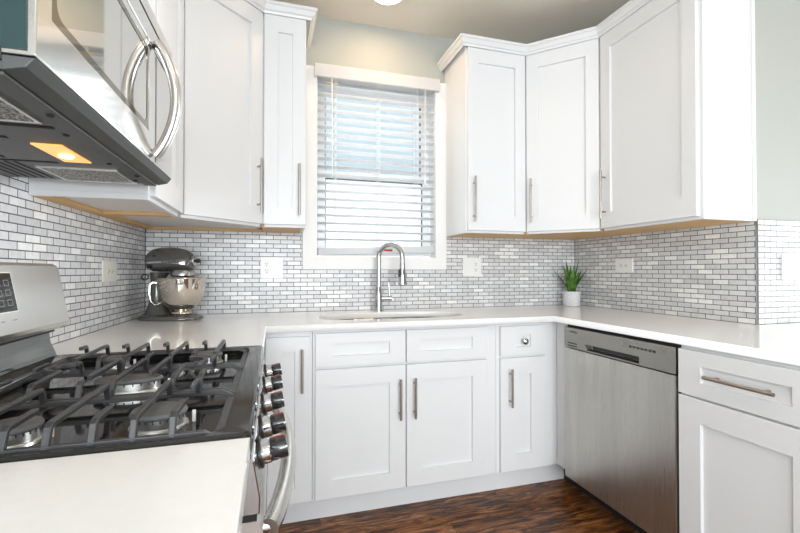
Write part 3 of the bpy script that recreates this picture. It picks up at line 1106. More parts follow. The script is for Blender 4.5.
# corner cabinet with a diagonal door
DL0, DL1 = (UD, -0.615), (0.630, -UD)
c = thing('wall_cabinet', 'white diagonal corner wall cabinet above the stand mixer', 'cabinet', (0.2, -0.2, ZB))
poly = [(lx(-0.003) + 0.001, -0.003), (lx(-.615) + 0.001, -0.615), DL0, DL1, (0.630, -0.003)]
ctr = Vector((0.25, -0.25))
m_ = MB().prism(poly, ZB + 0.018, ZT)
FDL = F((DL0[0], DL0[1], 0), (DL1[0] - DL0[0], DL1[1] - DL0[1]), (1, -1))
FDL.n = Vector((FDL.u.y, -FDL.u.x, 0))
lenL = (Vector(DL1) - Vector(DL0)).length
m_.fbox(FDL, 0.010, lenL - 0.010, ZB, ZB + 0.018, -0.019, 0.0)
m_.build('carcass', WHITE, c, 0.001)
MB().prism([(lx(0) + 0.04, -0.04), (lx(-.6) + 0.04, -0.600), (0.285, -0.600), (0.600, -0.300), (0.600, -0.04)], ZB + 0.013, ZB + 0.0175).build('underside_panel', CREAM_PANEL, c)
nr = MB().prism([(lx(0) + 0.002, -0.003), (lx(0) + 0.042, -0.042), (lx(-.6) + 0.042, -0.600), (lx(-.6) + 0.002, -0.600)], ZB - 0.001, ZB + 0.013)
nr.prism([(lx(0) + 0.004, -0.003), (lx(0) + 0.044, -0.042), (0.6295, -0.042), (0.6295, -0.003)], ZB - 0.001, ZB + 0.013)
nr.build('nailer_rail', MAPLE, c, 0.0008)
d = wall_door(FDL, 0.012, lenL - 0.010, c)
bar_handle(FDL, lenL - 0.042, 1.44, 1.70, 0.02, d)
# narrow cabinet beside the window
c = thing('wall_cabinet', 'narrow white wall cabinet left of the window', 'cabinet', (0.74, -0.15, ZB))
m_ = MB().box(0.6305, 0.8485, -UD, 0.004, ZB + 0.018, ZT)
m_.box(0.8325, 0.8485, -UD, 0.0, ZB, ZB + 0.018).box(0.645, 0.8325, -UD, -UD + 0.019, ZB, ZB + 0.018)
m_.build('carcass', WHITE, c, 0.001)
MB().box(0.632, 0.832, -UD + 0.019, -0.003, ZB - 0.001, ZB + 0.0175).build('nailer_rail', MAPLE, c, 0.0008)
FUB = F((0, -UD, 0), (1, 0), (0, -1))
d = wall_door(FUB, 0.642, 0.846, c, st=0.066)
bar_handle(FUB, 0.813, 1.432, 1.692, 0.02, d)
# cabinet above the microwave
c = thing('wall_cabinet', 'white wall cabinet above the microwave', 'cabinet', (0.15, -1.5, 1.812))
MB().prism([(lx(-1.91) + 0.001, -1.91), (UD, -1.91), (UD, yl - GU), (lx(yl) + 0.001, yl - GU)], 1.812, ZT).build('carcass', WHITE, c, 0.001)
for a0, a1 in ((1.070, 1.486), (1.490, 1.906)):
    MB().shaker(FUL, a0, a1, 1.825, 2.440, st=0.068).build('door', WHITE, c)
MB().box(UD - 0.02, UD, -1.146, yl - GU, 1.46, 1.8115).build('filler_strip', WHITE, c)
# --- right of the window
XR = 1.750
c = thing('wall_cabinet', 'white wall cabinet right of the window', 'cabinet', (1.95, -0.15, ZB))
m_ = MB().box(XR, 2.142 - GU, -UD, 0.004, ZB + 0.012, ZT)
m_.box(XR, XR + 0.016, -UD, 0.0, ZB, ZB + 0.012).box(XR + 0.016, 2.13, -UD, -UD + 0.019, ZB, ZB + 0.012)
m_.build('carcass', WHITE, c, 0.001)
MB().box(XR + 0.016, 2.1405, -UD + 0.019, -0.002, ZB - 0.001, ZB + 0.0115).build('wood_underside', MAPLE, c, 0.0008)
d = wall_door(FUB, XR + 0.006, 2.131, c)
bar_handle(FUB, 1.789, 1.432, 1.692, 0.02, d)
DR0, DR1 = (2.142, -UD), (2.431, -0.615)
c = thing('wall_cabinet', 'white diagonal corner wall cabinet above the potted aloe', 'cabinet', (2.5, -0.2, ZB))
poly = [(W - 0.003, -0.003), (2.142, -0.003), DR0, DR1, (W - 0.003, -0.615)]
FDR = F((DR0[0], DR0[1], 0), (DR1[0] - DR0[0], DR1[1] - DR0[1]), (-1, -1))
FDR.n = Vector((FDR.u.y, -FDR.u.x, 0))
lenR = (Vector(DR1) - Vector(DR0)).length
m_ = MB().prism(poly, ZB + 0.012, ZT)
m_.fbox(FDR, 0.010, lenR - 0.010, ZB, ZB + 0.012, -0.019, 0.0)
m_.build('carcass', WHITE, c, 0.001)
MB().prism([(W - 0.006, -0.004), (2.1425, -0.004), (2.1425, -UD + 0.012), (2.422, -0.600), (W - 0.006, -0.612)], ZB - 0.001, ZB + 0.0115).build('wood_underside', MAPLE, c, 0.0008)
d = wall_door(FDR, 0.011, lenR - 0.011, c)
bar_handle(FDR, 0.042, 1.435, 1.695, 0.02, d)
XF = 2.431
c = thing('wall_cabinet', 'large white wall cabinet on the right wall with its plain end showing', 'cabinet', (2.6, -0.9, ZB))
m_ = MB().box(XF, W - 0.001, WE, -0.615 - GU, ZB + 0.012, ZT)
m_.box(XF, W - 0.001, WE, WE + 0.016, ZB, ZB + 0.012).box(XF, XF + 0.019, WE + 0.016, -0.63, ZB, ZB + 0.012)
m_.build('carcass', WHITE, c, 0.001)
MB().box(XF + 0.020, W - 0.004, WE + 0.017, -0.617, ZB - 0.001, ZB + 0.0115).build('wood_underside', MAPLE, c, 0.0008)
MB().box(XF, XF + 0.020, WE - 0.004, WE - 0.0001, ZB, ZT).box(W - 0.024, W - 0.003, WE - 0.004, WE - 0.0001, ZB, ZT).build('scribe_strip', WHITE, c, 0.001)
FUR = F((XF, 0, 0), (0, -1), (-1, 0))
d = wall_door(FUR, 0.628, -WE - 0.012, c)
bar_handle(FUR, 0.662, 1.435, 1.695, 0.02, d)
# crown mouldings
prof = [(0.0005, 2.4585), (0.0205, 2.4585), (0.0205, 2.4405), (0.024, 2.4405), (0.028, 2.451), (0.036, 2.456), (0.046, 2.475), (0.052, 2.478), (0.052, 2.4925), (0.0005, 2.4925)]
cm = MB().sweep([(UD, -1.91), DL0, DL1, (0.8485, -UD), (0.8485, 0.006)], prof).build('crown_moulding', WHITE)
tag(cm, 'white crown moulding along the cabinets left of the window', 'moulding', 'crown mouldings on the wall cabinets')
cm = MB().sweep([(XR, 0.006), (XR, -UD), DR0, DR1, (XF, WE), (W - 0.002, WE)], prof).build('crown_moulding', WHITE)
tag(cm, 'white crown moulding along the cabinets right of the window', 'moulding', 'crown mouldings on the wall cabinets')

# ------------------------------------------------------------------ outlets and switches


def outlet_plate(f, a, b, w, h, layout, label, m=OUTLETW, horiz=False):
    o = thing('outlet_plate', label, 'outlet', f.p(a, b, 0), None)
    MB().fbox(f, a - w / 2, a + w / 2, b - h / 2, b + h / 2, 0.0003, 0.006).build('cover_plate', m, o, 0.002)
    for kind, da in layout:
        if kind == 'switch':
            s_ = MB().fbox(f, a + da - 0.0165, a + da + 0.0165, b - 0.033, b + 0.033, 0.006, 0.0075).build('switch_frame', m, o, 0.0005)
            MB().fbox(f, a + da - 0.0125, a + da + 0.0125, b - 0.028, b + 0.028, 0.0074, 0.0105).build('rocker', m, s_, 0.002)
        else:
            MB().fbox(f, a + da - 0.0175, a + da + 0.0175, b - 0.035, b + 0.035, 0.006, 0.0075).build('socket_body', m, o, 0.001) if not horiz else \
                MB().fbox(f, a + da - 0.035, a + da + 0.035, b - 0.0175, b + 0.0175, 0.006, 0.0075).build('socket_body', m, o, 0.001)
            for sgn in (-1, 1):
                ua, ub = (a + da + sgn * 0.019, b) if horiz else (a + da, b + sgn * 0.019)
                q = MB()
                rot = (lambda x, z: (z, x)) if horiz else (lambda x, z: (x, z))
                for x, z, hw_, hh in ((-0.0062, 0.004, 0.0012, 0.0045), (0.0062, 0.004, 0.0012, 0.0038), (0, -0.0075, 0.0026, 0.0026)):
                    x, z = rot(x, z)
                    if horiz:
                        hw_, hh = hh, hw_
                    q.fbox(f, ua + x - hw_, ua + x + hw_, ub + z - hh, ub + z + hh, 0.0074, 0.0078)
                q.build('socket_slots', SLOT, o)
    return o


outlet_plate(fw_, 0.681, 1.171, 0.123, 0.123, (('socket', -0.028), ('switch', 0.028)), 'white double plate with socket and rocker switch left of the window')
outlet_plate(fw_, 1.941, 1.178, 0.134, 0.123, (('switch', -0.030), ('socket', 0.026)), 'white double plate with switch and socket right of the tap')
outlet_plate(F((W, 0, 0), (0, -1), (-1, 0)), 0.449, 1.185, 0.135, 0.085, (('socket', 0.0),), 'white sideways socket plate on the right wall by the aloe', OUTLETW, True)
outlet_plate(F((0, WE, 0), (1, 0), (0, -1)), 2.962, 1.171, 0.130, 0.122, (('socket', -0.030), ('switch', 0.028)), 'white double plate with socket and switch at the right edge past the corner strip')
f_l = F((lx(0), 0, 0), (-0.03, -1), (1, -0.03))
outlet_plate(f_l, 0.474, 1.150, 0.150, 0.088, (('socket', 0.0),), 'ivory sideways socket plate on the left wall behind the mixer', OUTLETC, True)

# ------------------------------------------------------------------ stand mixer
mx_loc = Vector((0.205, -0.215, H))
sm = thing('stand_mixer', 'dark pewter stand mixer with a steel bowl in the left corner', 'mixer', mx_loc)
XM = Matrix.Translation(mx_loc + Vector((0, 0, 0.0004))) @ Matrix.Rotation(R(-20), 4, 'Z') @ Matrix.Scale(0.97, 4)


def superring(m, cx, rx, ry, z, n=32, e=2.6):
    out = []
    for i in range(n):
        t = 2 * PI * i / n
        ct, st = math.cos(t), math.sin(t)
        out.append(m.v((cx + rx * math.copysign(abs(ct) ** (2 / e), ct), ry * math.copysign(abs(st) ** (2 / e), st), z)))
    return out


m_ = MB()
rings = [superring(m_, cx, rx, ry, z) for cx, rx, ry, z in ((0.0, 0.150, 0.100, 0.0), (0.0, 0.154, 0.104, 0.006), (0.0, 0.152, 0.102, 0.014), (-0.004, 0.138, 0.090, 0.022), (-0.012, 0.118, 0.076, 0.026))]
for a, b in zip(rings, rings[1:]):
    for i in range(32):
        m_.face([a[i], a[(i + 1) % 32], b[(i + 1) % 32], b[i]])
m_.face(rings[0][::-1])
m_.face(rings[-1])
m_.build('base', MIXGREY, sm, smooth=50, xform=XM)
m_ = MB()
rings = [superring(m_, cx, rx, ry, z, 24) for cx, rx, ry, z in ((-0.060, 0.080, 0.072, 0.022), (-0.062, 0.060, 0.058, 0.038), (-0.066, 0.043, 0.047, 0.064), (-0.069, 0.031, 0.040, 0.105), (-0.070, 0.026, 0.037, 0.155), (-0.068, 0.029, 0.039, 0.20), (-0.060, 0.042, 0.044, 0.238))]
for a, b in zip(rings, rings[1:]):
    for i in range(24):
        m_.face([a[i], a[(i + 1) % 24], b[(i + 1) % 24], b[i]])
m_.face(rings[0][::-1])
m_.face(rings[-1])
m_.build('column', MIXGREY, sm, smooth=50, xform=XM)
# motor head: a long rounded body, flatter below, blunt at the front
m_ = MB()
hr = []
for x, r_, dz in ((-0.122, 0.012, 0.288), (-0.119, 0.036, 0.288), (-0.108, 0.054, 0.289), (-0.086, 0.066, 0.291), (-0.05, 0.071, 0.293), (0.0, 0.072, 0.294), (0.04, 0.070, 0.292), (0.078, 0.064, 0.289), (0.100, 0.055, 0.285), (0.112, 0.043, 0.282), (0.116, 0.020, 0.281)):
    ring = []
    for i in range(28):
        t = 2 * PI * i / 28
        y, z = math.cos(t), math.sin(t)
        ring.append(m_.v((x, y * r_ * 0.92, dz + (z * r_ if z > 0 else z * r_ * 0.74))))
    hr.append(ring)
for a, b in zip(hr, hr[1:]):
    for i in range(28):
        m_.face([a[i], a[(i + 1) % 28], b[(i + 1) % 28], b[i]])
m_.face(hr[0][::-1])
m_.face(hr[-1])
head = m_.build('motor_head', MIXGREY, sm, smooth=50, xform=XM)
m_ = MB()
hr = []
for x, r_, dz in ((-0.106, 0.0555, 0.289), (-0.086, 0.0668, 0.291), (-0.05, 0.0718, 0.293), (0.0, 0.0728, 0.294), (0.04, 0.0708, 0.292), (0.078, 0.0648, 0.289), (0.100, 0.0560, 0.285), (0.111, 0.045, 0.282)):
    for sgn in (-1,):
        hr.append([(x, sgn * (r_ * 0.92 + 0.0005), dz - 0.010), (x, sgn * (r_ * 0.92 + 0.0005), dz - 0.002)])
for sgn in (1, -1):
    for a, b in zip(hr, hr[1:]):
        m_.face([m_.v((p[0], p[1] * sgn * (1.0 if sgn > 0 else 1.0), p[2])) for p in (a[0], b[0], b[1], a[1])])
bmesh.ops.remove_doubles(m_.bm, verts=m_.bm.verts, dist=1e-5)
tb = m_.build('trim_band', CHROME, head, xform=XM)
md = tb.modifiers.new('thickness', 'SOLIDIFY')
md.thickness = 0.0012
m_ = MB()
for x in (-0.005, 0.010, 0.024, 0.038, 0.052, 0.066):
    m_.box(x, x + 0.009, -0.0685 + 0.09 * max(0, x - 0.03), -0.055, 0.2835, 0.2895)
m_.build('band_lettering', SLOT, head, xform=XM)
m_ = MB().lathe([(0.022, 0.104), (0.026, 0.112), (0.026, 0.126), (0.022, 0.129)], (0, 0, 0.296), 20, 'x')
hub = m_.build('attachment_hub', CHROME, head, smooth=40, xform=XM)
MB().cyl((0.128, 0, 0.296), (0.136, 0, 0.296), 0.006, 10).cyl((0.136, 0, 0.296), (0.150, 0, 0.296), 0.012, 14, 0.010).build('hub_knob', BLACKPL, hub, smooth=40, xform=XM)
MB().lathe([(0.006, -0.004), (0.007, 0.004)], (-0.052, -0.0625, 0.318), 10, 'y').build('lock_screw', BLACKPL, head, xform=XM)
MB().lathe([(0.010, -0.008), (0.011, 0.004)], (-0.078, -0.056, 0.266), 12, 'y').build('speed_lever', BLACKPL, head, xform=XM)
MB().lathe([(0.050, 0.250), (0.056, 0.240), (0.056, 0.222), (0.050, 0.216), (0.015, 0.212)], (0.062, 0, 0), 24).build('beater_hub', steel_mat('mixer_hub_steel', (0.42, 0.42, 0.42), 0.25, 'z'), sm, smooth=40, xform=XM)
bprof = [(0.040, 0.030), (0.052, 0.031), (0.050, 0.040), (0.040, 0.046), (0.060, 0.055), (0.088, 0.082), (0.103, 0.120), (0.109, 0.160), (0.112, 0.205), (0.115, 0.207), (0.114, 0.210), (0.110, 0.208), (0.106, 0.160), (0.100, 0.120), (0.085, 0.085), (0.058, 0.060), (0.0, 0.055)]
bw = MB().lathe(bprof, (0.055, 0, 0), 36, cap=False).build('bowl', BOWL, sm, smooth=45, xform=XM)
ba = R(214)
bd = Vector((math.cos(ba), math.sin(ba), 0))
bc = Vector((0.055, 0, 0))
MB().tube([bc + bd * q + Vector((0, 0, z)) for q, z in ((0.106, 0.186), (0.128, 0.188), (0.140, 0.176), (0.141, 0.13), (0.134, 0.095), (0.118, 0.078), (0.092, 0.085))], 0.0045, 8, flat=(0.009, 0.0035)).build('bowl_handle', BOWL, bw, smooth=50, xform=XM)
cl = [(-0.088 + 0.018 * math.cos(t_ * PI / 8), -0.05 - 0.004 * t_ / 8, 0.214 + 0.014 * math.sin(t_ * PI / 8)) for t_ in range(17)]
MB().tube([Vector(p) + Vector((-0.012, -0.004, 0)) for p in cl], 0.0035, 8).build('power_cord', BLACKPL, sm, smooth=60, xform=XM)

# ------------------------------------------------------------------ aloe in a white pot
px, py = 2.632, -0.105
pl = thing('potted_aloe', 'spiky green aloe in a white chevron pot in the right corner', 'plant', (px, py, H))
MB().lathe([(0.050, 0.0), (0.0545, 0.003), (0.0585, 0.096), (0.0585, 0.100), (0.0545, 0.100), (0.053, 0.080)], (px, py, H + 0.0003), 40).build('pot', POT, pl, smooth=35)
MB().lathe([(0.0535, 0.078), (0.054, 0.088), (0.02, 0.091), (0.0, 0.091)], (px, py, H), 24, cap=False).build('soil', SOIL, pl, smooth=40)


def leaf(az, tilt, length, width, curl):
    m = MB()
    n = 9
    rows = []
    for i in range(n):
        t = i / (n - 1)
        ang = tilt + curl * t
        if i == 0:
            pos = Vector((0.010 * math.cos(az), 0.010 * math.sin(az), 0.088))
        else:
            stp = length / (n - 1)
            pos = pos + Vector((math.sin(ang) * math.cos(az), math.sin(ang) * math.sin(az), math.cos(ang))) * stp
        w = width * (1 - t) ** 0.75 * (0.85 + 0.5 * t * (1 - t)) + 0.0006
        side = Vector((-math.sin(az), math.cos(az), 0))
        out = Vector((math.cos(ang) * math.cos(az), math.cos(ang) * math.sin(az), -math.sin(ang)))
        rows.append([m.v(Vector((px, py, H)) + pos + side * w * a + out * w * b) for a, b in ((-1, -0.15), (-0.5, 0.12), (0, 0.22), (0.5, 0.12), (1, -0.15), (0.5, -0.42), (0, -0.5), (-0.5, -0.42))])
    for a, b in zip(rows, rows[1:]):
        for i in range(8):
            m.face([a[i], a[(i + 1) % 8], b[(i + 1) % 8], b[i]])
    m.face(rows[0][::-1])
    m.face(rows[-1])
    return m


for az, ti, le, wi, cu in ((200, 14, 0.165, 0.015, 14), (262, 5, 0.150, 0.019, 2), (330, 18, 0.155, 0.016, 14), (20, 25, 0.150, 0.014, 10), (150, 22, 0.150, 0.013, 12),
                           (232, 14, 0.120, 0.018, 6), (300, 11, 0.125, 0.018, 4), (90, 8, 0.175, 0.014, 4), (345, 6, 0.180, 0.013, 6), (175, 4, 0.182, 0.013, 5), (55, 16, 0.165, 0.013, 10), (285, 16, 0.10, 0.017, -4)):
    leaf(R(az), R(ti * 1.25), le * 1.28, wi * 1.75, R(cu)).build('leaf', LEAF, pl, smooth=60)

# ------------------------------------------------------------------ gas range
RY0, RY1 = -1.908, -1.150            # near and far side
RC = (RY0 + RY1) / 2
rg_ = thing('gas_range', 'stainless steel gas range with black cast iron grates against the left wall', 'stove', (0.34, RC, 0.0))
MB().box(0.03, 0.640, RY0 + 0.004, RY1 - 0.004, 0.09, 0.880).build('body', steel_mat('side_panel_steel', (0.35, 0.345, 0.335), 0.35, 'z'), rg_, 0.002)
MB().box(0.06, 0.56, RY0 + 0.03, RY1 - 0.03, 0.0, 0.09).build('plinth', BLACKPL, rg_)
# cooktop pan: raised rim, lowered middle
ck = MB()
ro = rrect(0.115, 0.660, RY0, RY1, 0.012, 4)
r1 = rrect(0.118, 0.656, RY0 + 0.003, RY1 - 0.003, 0.012, 4)
r2 = rrect(0.150, 0.622, RY0 + 0.022, RY1 - 0.022, 0.03, 4)
r3 = rrect(0.158, 0.612, RY0 + 0.032, RY1 - 0.032, 0.03, 4)
rr_ = [[ck.v((p[0], p[1], z)) for p in ring] for ring, z in ((ro, 0.880), (ro, 0.915), (r1, 0.919), (r2, 0.917), (r3, 0.899))]
for a, b in zip(rr_, rr_[1:]):
    n_ = len(a)
    for i in range(n_):
        j = (i + 1) % n_
        ck.face([a[i], a[j], b[j], b[i]])
ck.face(rr_[0][::-1])
ck.face(rr_[-1])
ck.build('cooktop', DARKSTEEL, rg_, smooth=30)
# back guard: upright lower sheet and an overhanging slanted control console
gb = MB()
gb.extrude_poly([(x, RY0, z) for x, z in ((0.02, 0.880), (0.114, 0.880), (0.114, 0.918), (0.108, 0.935), (0.099, 0.955), (0.096, 0.985), (0.02, 0.985))], (0, RY1 - RY0, 0))
gb.build('guard_sheet', steel_mat('guard_mirror_steel', (0.24, 0.255, 0.25), 0.10, 'y', 0.03, 0.03), rg_, smooth=30)
gc = MB()
gc.extrude_poly([(x, RY0, z) for x, z in ((0.02, 0.992), (0.118, 0.992), (0.140, 1.004), (0.143, 1.014), (0.117, 1.150), (0.112, 1.164), (0.103, 1.171), (0.020, 1.173))], (0, RY1 - RY0, 0))
cons = gc.build('control_console', STEEL_H, rg_, smooth=25)
MB().box(0.025, 0.110, RY0 + 0.004, RY1 - 0.004, 0.9845, 0.9925).build('console_gap', GAPBLACK, rg_)
FC = F((0, 0, 0), (0, -1), (1, 0))


def cons_pt(y, t, d):
    """t from 0 (bottom) to 1 (top) on the slanted console face, d proud of it"""
    a, b = Vector((0.143, y, 1.014)), Vector((0.117, y, 1.150))
    nrm = Vector((0.982, 0, 0.188))
    return a + (b - a) * t + nrm * d


def cons_plate(y0, y1, t0, t1, d0, d1):
    return [cons_pt(y0, t0, d0), cons_pt(y1, t0, d0), cons_pt(y1, t0, d1), cons_pt(y0, t0, d1), cons_pt(y0, t1, d0), cons_pt(y1, t1, d0), cons_pt(y1, t1, d1), cons_pt(y0, t1, d1)]


MB().hexa(cons_plate(-1.735, -1.3815, 0.335, 0.985, 0.0, 0.0012)).build('display_bezel', WHITEP, cons)
dsp = MB().hexa(cons_plate(-1.732, -1.385, 0.35, 0.97, 0.001, 0.0018)).build('display', BLACKGLASS, cons)
DIM = mat('dim_icon_print', (0.22, 0.24, 0.25), 0.5, noise=0.05)
for t0 in (0.44, 0.60, 0.76):
    for yy in (-1.408, -1.440, -1.64, -1.69):
        m_ = MB()
        o4 = [(-0.009, 0.0), (0.009, 0.0), (0.009, 0.10), (-0.009, 0.10)]
        i4 = [(-0.0078, 0.01), (0.0078, 0.01), (0.0078, 0.09), (-0.0078, 0.09)]
        rs = [[m_.v(cons_pt(yy + a, t0 + t, d)) for a, t in q] for q, d in ((o4, 0.0015), (o4, 0.0022), (i4, 0.0022), (i4, 0.0015))]
        for q in range(4):
            for i in range(4):
                j = (i + 1) % 4
                m_.face([rs[q][i], rs[q][j], rs[(q + 1) % 4][j], rs[(q + 1) % 4][i]])
        m_.build('button_icon', DIM, cons)
m_ = MB()
for yy in (-1.395, -1.44):
    m_.hexa(cons_plate(yy - 0.012, yy + 0.002, 0.20, 0.21, 0.0, 0.0006))
m_.build('console_print', GREYP, cons)

# grates
GX0, GX1 = 0.165, 0.604
ZR = 0.9165      # rail centre
ZF = 0.9445      # finger top centre


def gbar(m, pts, w=0.0085, h=0.010):
    m.tube(pts, 0, flat=(w, h))


def grate(y0, y1, fingers, rings):
    m = MB()
    foot = 0.9045
    for y in (y0, y1):
        gbar(m, [(GX0 - 0.010, y, foot), (GX0 + 0.012, y, ZR), (GX1 - 0.010, y, ZR), (GX1 + 0.012, y, foot)])
    sg = 1 if y1 > y0 else -1
    for x in (GX0 - 0.008, GX1 + 0.008):
        gbar(m, [(x, y0, foot), (x, y1, foot)], 0.014, 0.009)
    for x, yy0, yy1, lo, hi in fingers:
        p = []
        if lo:
            p += [(x, yy0 - 0.002, ZR - 0.004), (x, yy0 + 0.008, ZF - 0.004)]
        p += [(x, yy0 + (0.014 if lo else 0), ZF), (x, yy1 - (0.014 if hi else 0), ZF)]
        if hi:
            p += [(x, yy1 - 0.008, ZF - 0.004), (x, yy1 + 0.002, ZR - 0.004)]
        gbar(m, p, 0.0085, 0.0095)
    for cx, cy, r_, a0, a1 in rings:
        pts = [(cx + r_ * math.cos(R(a0 + (a1 - a0) * i / 14)), cy + r_ * math.sin(R(a0 + (a1 - a0) * i / 14)), ZF) for i in range(15)]
        gbar(m, pts, 0.0095, 0.010)
    return m.build('grate', IRON, rg_, 0.0016)


gy = [-1.886, -1.662, -1.648, -1.424, -1.410, -1.186]
XB, XFR = 0.262, 0.512               # burner rows, back and front
nf, ff = [], []
# near grate
Y0, Y1 = gy[0], gy[1]
grate(Y0, Y1, [(0.403, Y0, Y1, 1, 1), (0.355, Y0, Y0 + 0.085, 1, 0), (0.455, Y0, Y0 + 0.070, 1, 0), (0.504, Y0, Y1, 1, 1), (0.553, Y0, Y0 + 0.075, 1, 0),
               (0.553, Y1 - 0.065, Y1, 0, 1), (0.305, Y0, Y1, 1, 1), (0.255, Y0, Y0 + 0.075, 1, 0), (0.205, Y0, Y1, 1, 1)], [])
# middle grate, opening into two hooked rings over the oval burner
Y0, Y1 = gy[2], gy[3]
grate(Y0, Y1, [(0.350, Y0 + 0.05, Y1, 0, 1), (0.403, Y0, Y1, 1, 1), (0.453, Y0 + 0.06, Y1, 0, 1), (0.350, Y0, Y0 + 0.02, 1, 0), (0.504, Y0, -1.528, 1, 0), (0.504, -1.452, Y1, 0, 1),
               (0.553, Y0, Y0 + 0.06, 1, 0), (0.553, Y1 - 0.06, Y1, 0, 1), (0.275, Y0, -1.528, 1, 0), (0.275, -1.452, Y1, 0, 1), (0.215, Y0, Y0 + 0.07, 1, 0), (0.215, Y1 - 0.07, Y1, 0, 1)],
      [(0.504, -1.490, 0.038, -90, 90), (0.275, -1.490, 0.038, 90, 270)])
# far grate
Y0, Y1 = gy[4], gy[5]
grate(Y0, Y1, [(0.300, Y1 - 0.045, Y1, 0, 1), (0.350, Y0, Y1, 1, 1), (0.400, Y1 - 0.045, Y1, 0, 1), (0.450, Y0, Y1, 1, 1), (0.500, Y1 - 0.045, Y1, 0, 1), (0.550, Y0, Y1, 1, 1),
               (0.400, Y0, Y0 + 0.05, 1, 0), (0.500, Y0, Y0 + 0.05, 1, 0), (0.250, Y0, Y1, 1, 1), (0.300, Y0, Y0 + 0.05, 1, 0), (0.200, Y1 - 0.045, Y1, 0, 1)], [])


def burner(cx, cy, r_, sx=1.0):
    S = Matrix.Diagonal((sx, 1, 1)).to_4x4()
    b = MB().lathe([(r_ * 1.10, 0.0), (r_ * 1.07, 0.004), (r_ * 0.96, 0.005), (r_ * 0.96, 0.019), (r_ * 0.90, 0.021)], (cx, cy, 0.8995), 32, 'z', S).build('burner', ALU, rg_, smooth=35)
    q = MB()
    for i in range(24):
        t = 2 * PI * i / 24
        q.lathe([(0.0012, -0.002), (0.0012, 0.0025)], (cx + r_ * 0.963 * sx * math.cos(t), cy + r_ * 0.963 * math.sin(t), 0.9165), 6)
    q.build('flame_ports', SLOT, b)
    MB().lathe([(r_ * 1.03, 0.0), (r_ * 1.05, 0.003), (r_ * 0.98, 0.0075), (0.0, 0.0095)], (cx, cy, 0.9205), 32, 'z', S, cap=False).build('burner_cap', CAPIRON, b, smooth=30)
    MB().cyl((cx + r_ * 1.1 * sx + 0.006, cy + 0.01, 0.8995), (cx + r_ * 1.1 * sx + 0.006, cy + 0.01, 0.918), 0.003, 8).build('igniter', TRIMW, b)


burner(0.513, -1.782, 0.040)
burner(0.325, -1.795, 0.034)
burner(0.400, RC - 0.005, 0.034, 1.8)
burner(0.520, -1.285, 0.034)
burner(0.300, -1.285, 0.030)
# front: sloping control panel, oven door, drawer
fp = MB().extrude_poly([(x, RY0, z) for x, z in ((0.641, 0.800), (0.672, 0.800), (0.673, 0.822), (0.664, 0.878), (0.656, 0.8795), (0.641, 0.8795))], (0, RY1 - RY0, 0))
fpan = fp.build('front_panel', steel_mat('front_panel_steel', (0.45, 0.45, 0.45), 0.2, 'y'), rg_, 0.002)
MB().box(0.6405, 0.668, RY0 + 0.002, RY1 - 0.002, 0.7905, 0.7995).build('vent_gap', GAPBLACK, rg_)
od = MB().extrude_poly([(x, RY0 + 0.002, z) for x, z in ((0.641, 0.26), (0.676, 0.26), (0.676, 0.772), (0.668, 0.790), (0.641, 0.790))], (0, RY1 - RY0 - 0.004, 0))
odoor = od.build('oven_door', STEEL_H, rg_, smooth=30)
MB().box(0.6755, 0.6775, RY0 + 0.09, RY1 - 0.09, 0.34, 0.66).build('oven_window', BLACKGLASS, odoor, 0.001)
MB().box(0.641, 0.674, RY0 + 0.002, RY1 - 0.002, 0.10, 0.252).build('bottom_drawer', STEEL_H, rg_, 0.003)
hp = []
HY0, HY1 = RY0 + 0.045, RY1 - 0.045
for i in range(25):
    t = i / 24
    hp.append((0.684 + 0.040 * math.sin(PI * t) ** 0.75, HY0 + (HY1 - HY0) * t, 0.752))
oh = MB().tube(hp, 0.0155, 16).build('oven_handle', steel_mat('handle_steel', (0.62, 0.60, 0.56), 0.25, 'y', 0.05, 0.03), odoor, smooth=60)
for y in (HY0 + 0.012, HY1 - 0.012):
    MB().cyl((0.674, y, 0.752), (0.692, y, 0.752), 0.013, 14).build('handle_post', CHROME, oh, smooth=40)
kn = Vector((0.985, 0, 0.172))
kup = Vector((-0.172, 0, 0.985))
for i, y in enumerate((-1.825, -1.710, -1.560, -1.400, -1.255)):
    zk = 0.856
    c0 = Vector((0.6695, y, zk))
    Mk = Matrix(((kup.x, 0, kn.x, c0.x), (0, 1, 0, c0.y), (kup.z, 0, kn.z, c0.z), (0, 0, 0, 1)))
    k = MB().lathe([(0.0200, 0.0035), (0.0200, 0.016), (0.0185, 0.018)], (0, 0, 0), 24, 'z').build('knob', CHROME, fpan, smooth=35, xform=Mk)
    MB().lathe([(0.0180, 0.0175), (0.0188, 0.021), (0.0178, 0.042), (0.0160, 0.044), (0.0, 0.0442)], (0, 0, 0), 24, 'z', cap=False).build('knob_grip', BLACKGLASS, k, smooth=35, xform=Mk)
    MB().lathe([(0.0250, -0.001), (0.0250, 0.0025), (0.0235, 0.004)], (0, 0, 0), 24, 'z').build('dial_skirt', BLACKPL, k, smooth=35, xform=Mk)
    MB().box(0.0165, 0.0190, -0.0012, 0.0012, 0.024, 0.0425).build('knob_mark', REDP, k, xform=Mk)

# ------------------------------------------------------------------ microwave over the range
mw = thing('microwave', 'stainless over-range microwave with a bowed handle hanging on the left wall', 'microwave', (0.2, RC, 1.405))
MY0, MY1 = -1.910, -1.152
MZ0, MZ1 = 1.405, 1.800
XD = 0.400
mb_ = MB().prism([(lx(-1.91) + 0.002, MY0 + 0.004), (0.362, MY0 + 0.004), (0.362, MY1 - 0.002), (lx(-1.15) + 0.002, MY1 - 0.002)], MZ0 + 0.012, MZ1 - 0.001)
mb_.build('body', BLACKPL, mw, 0.002)
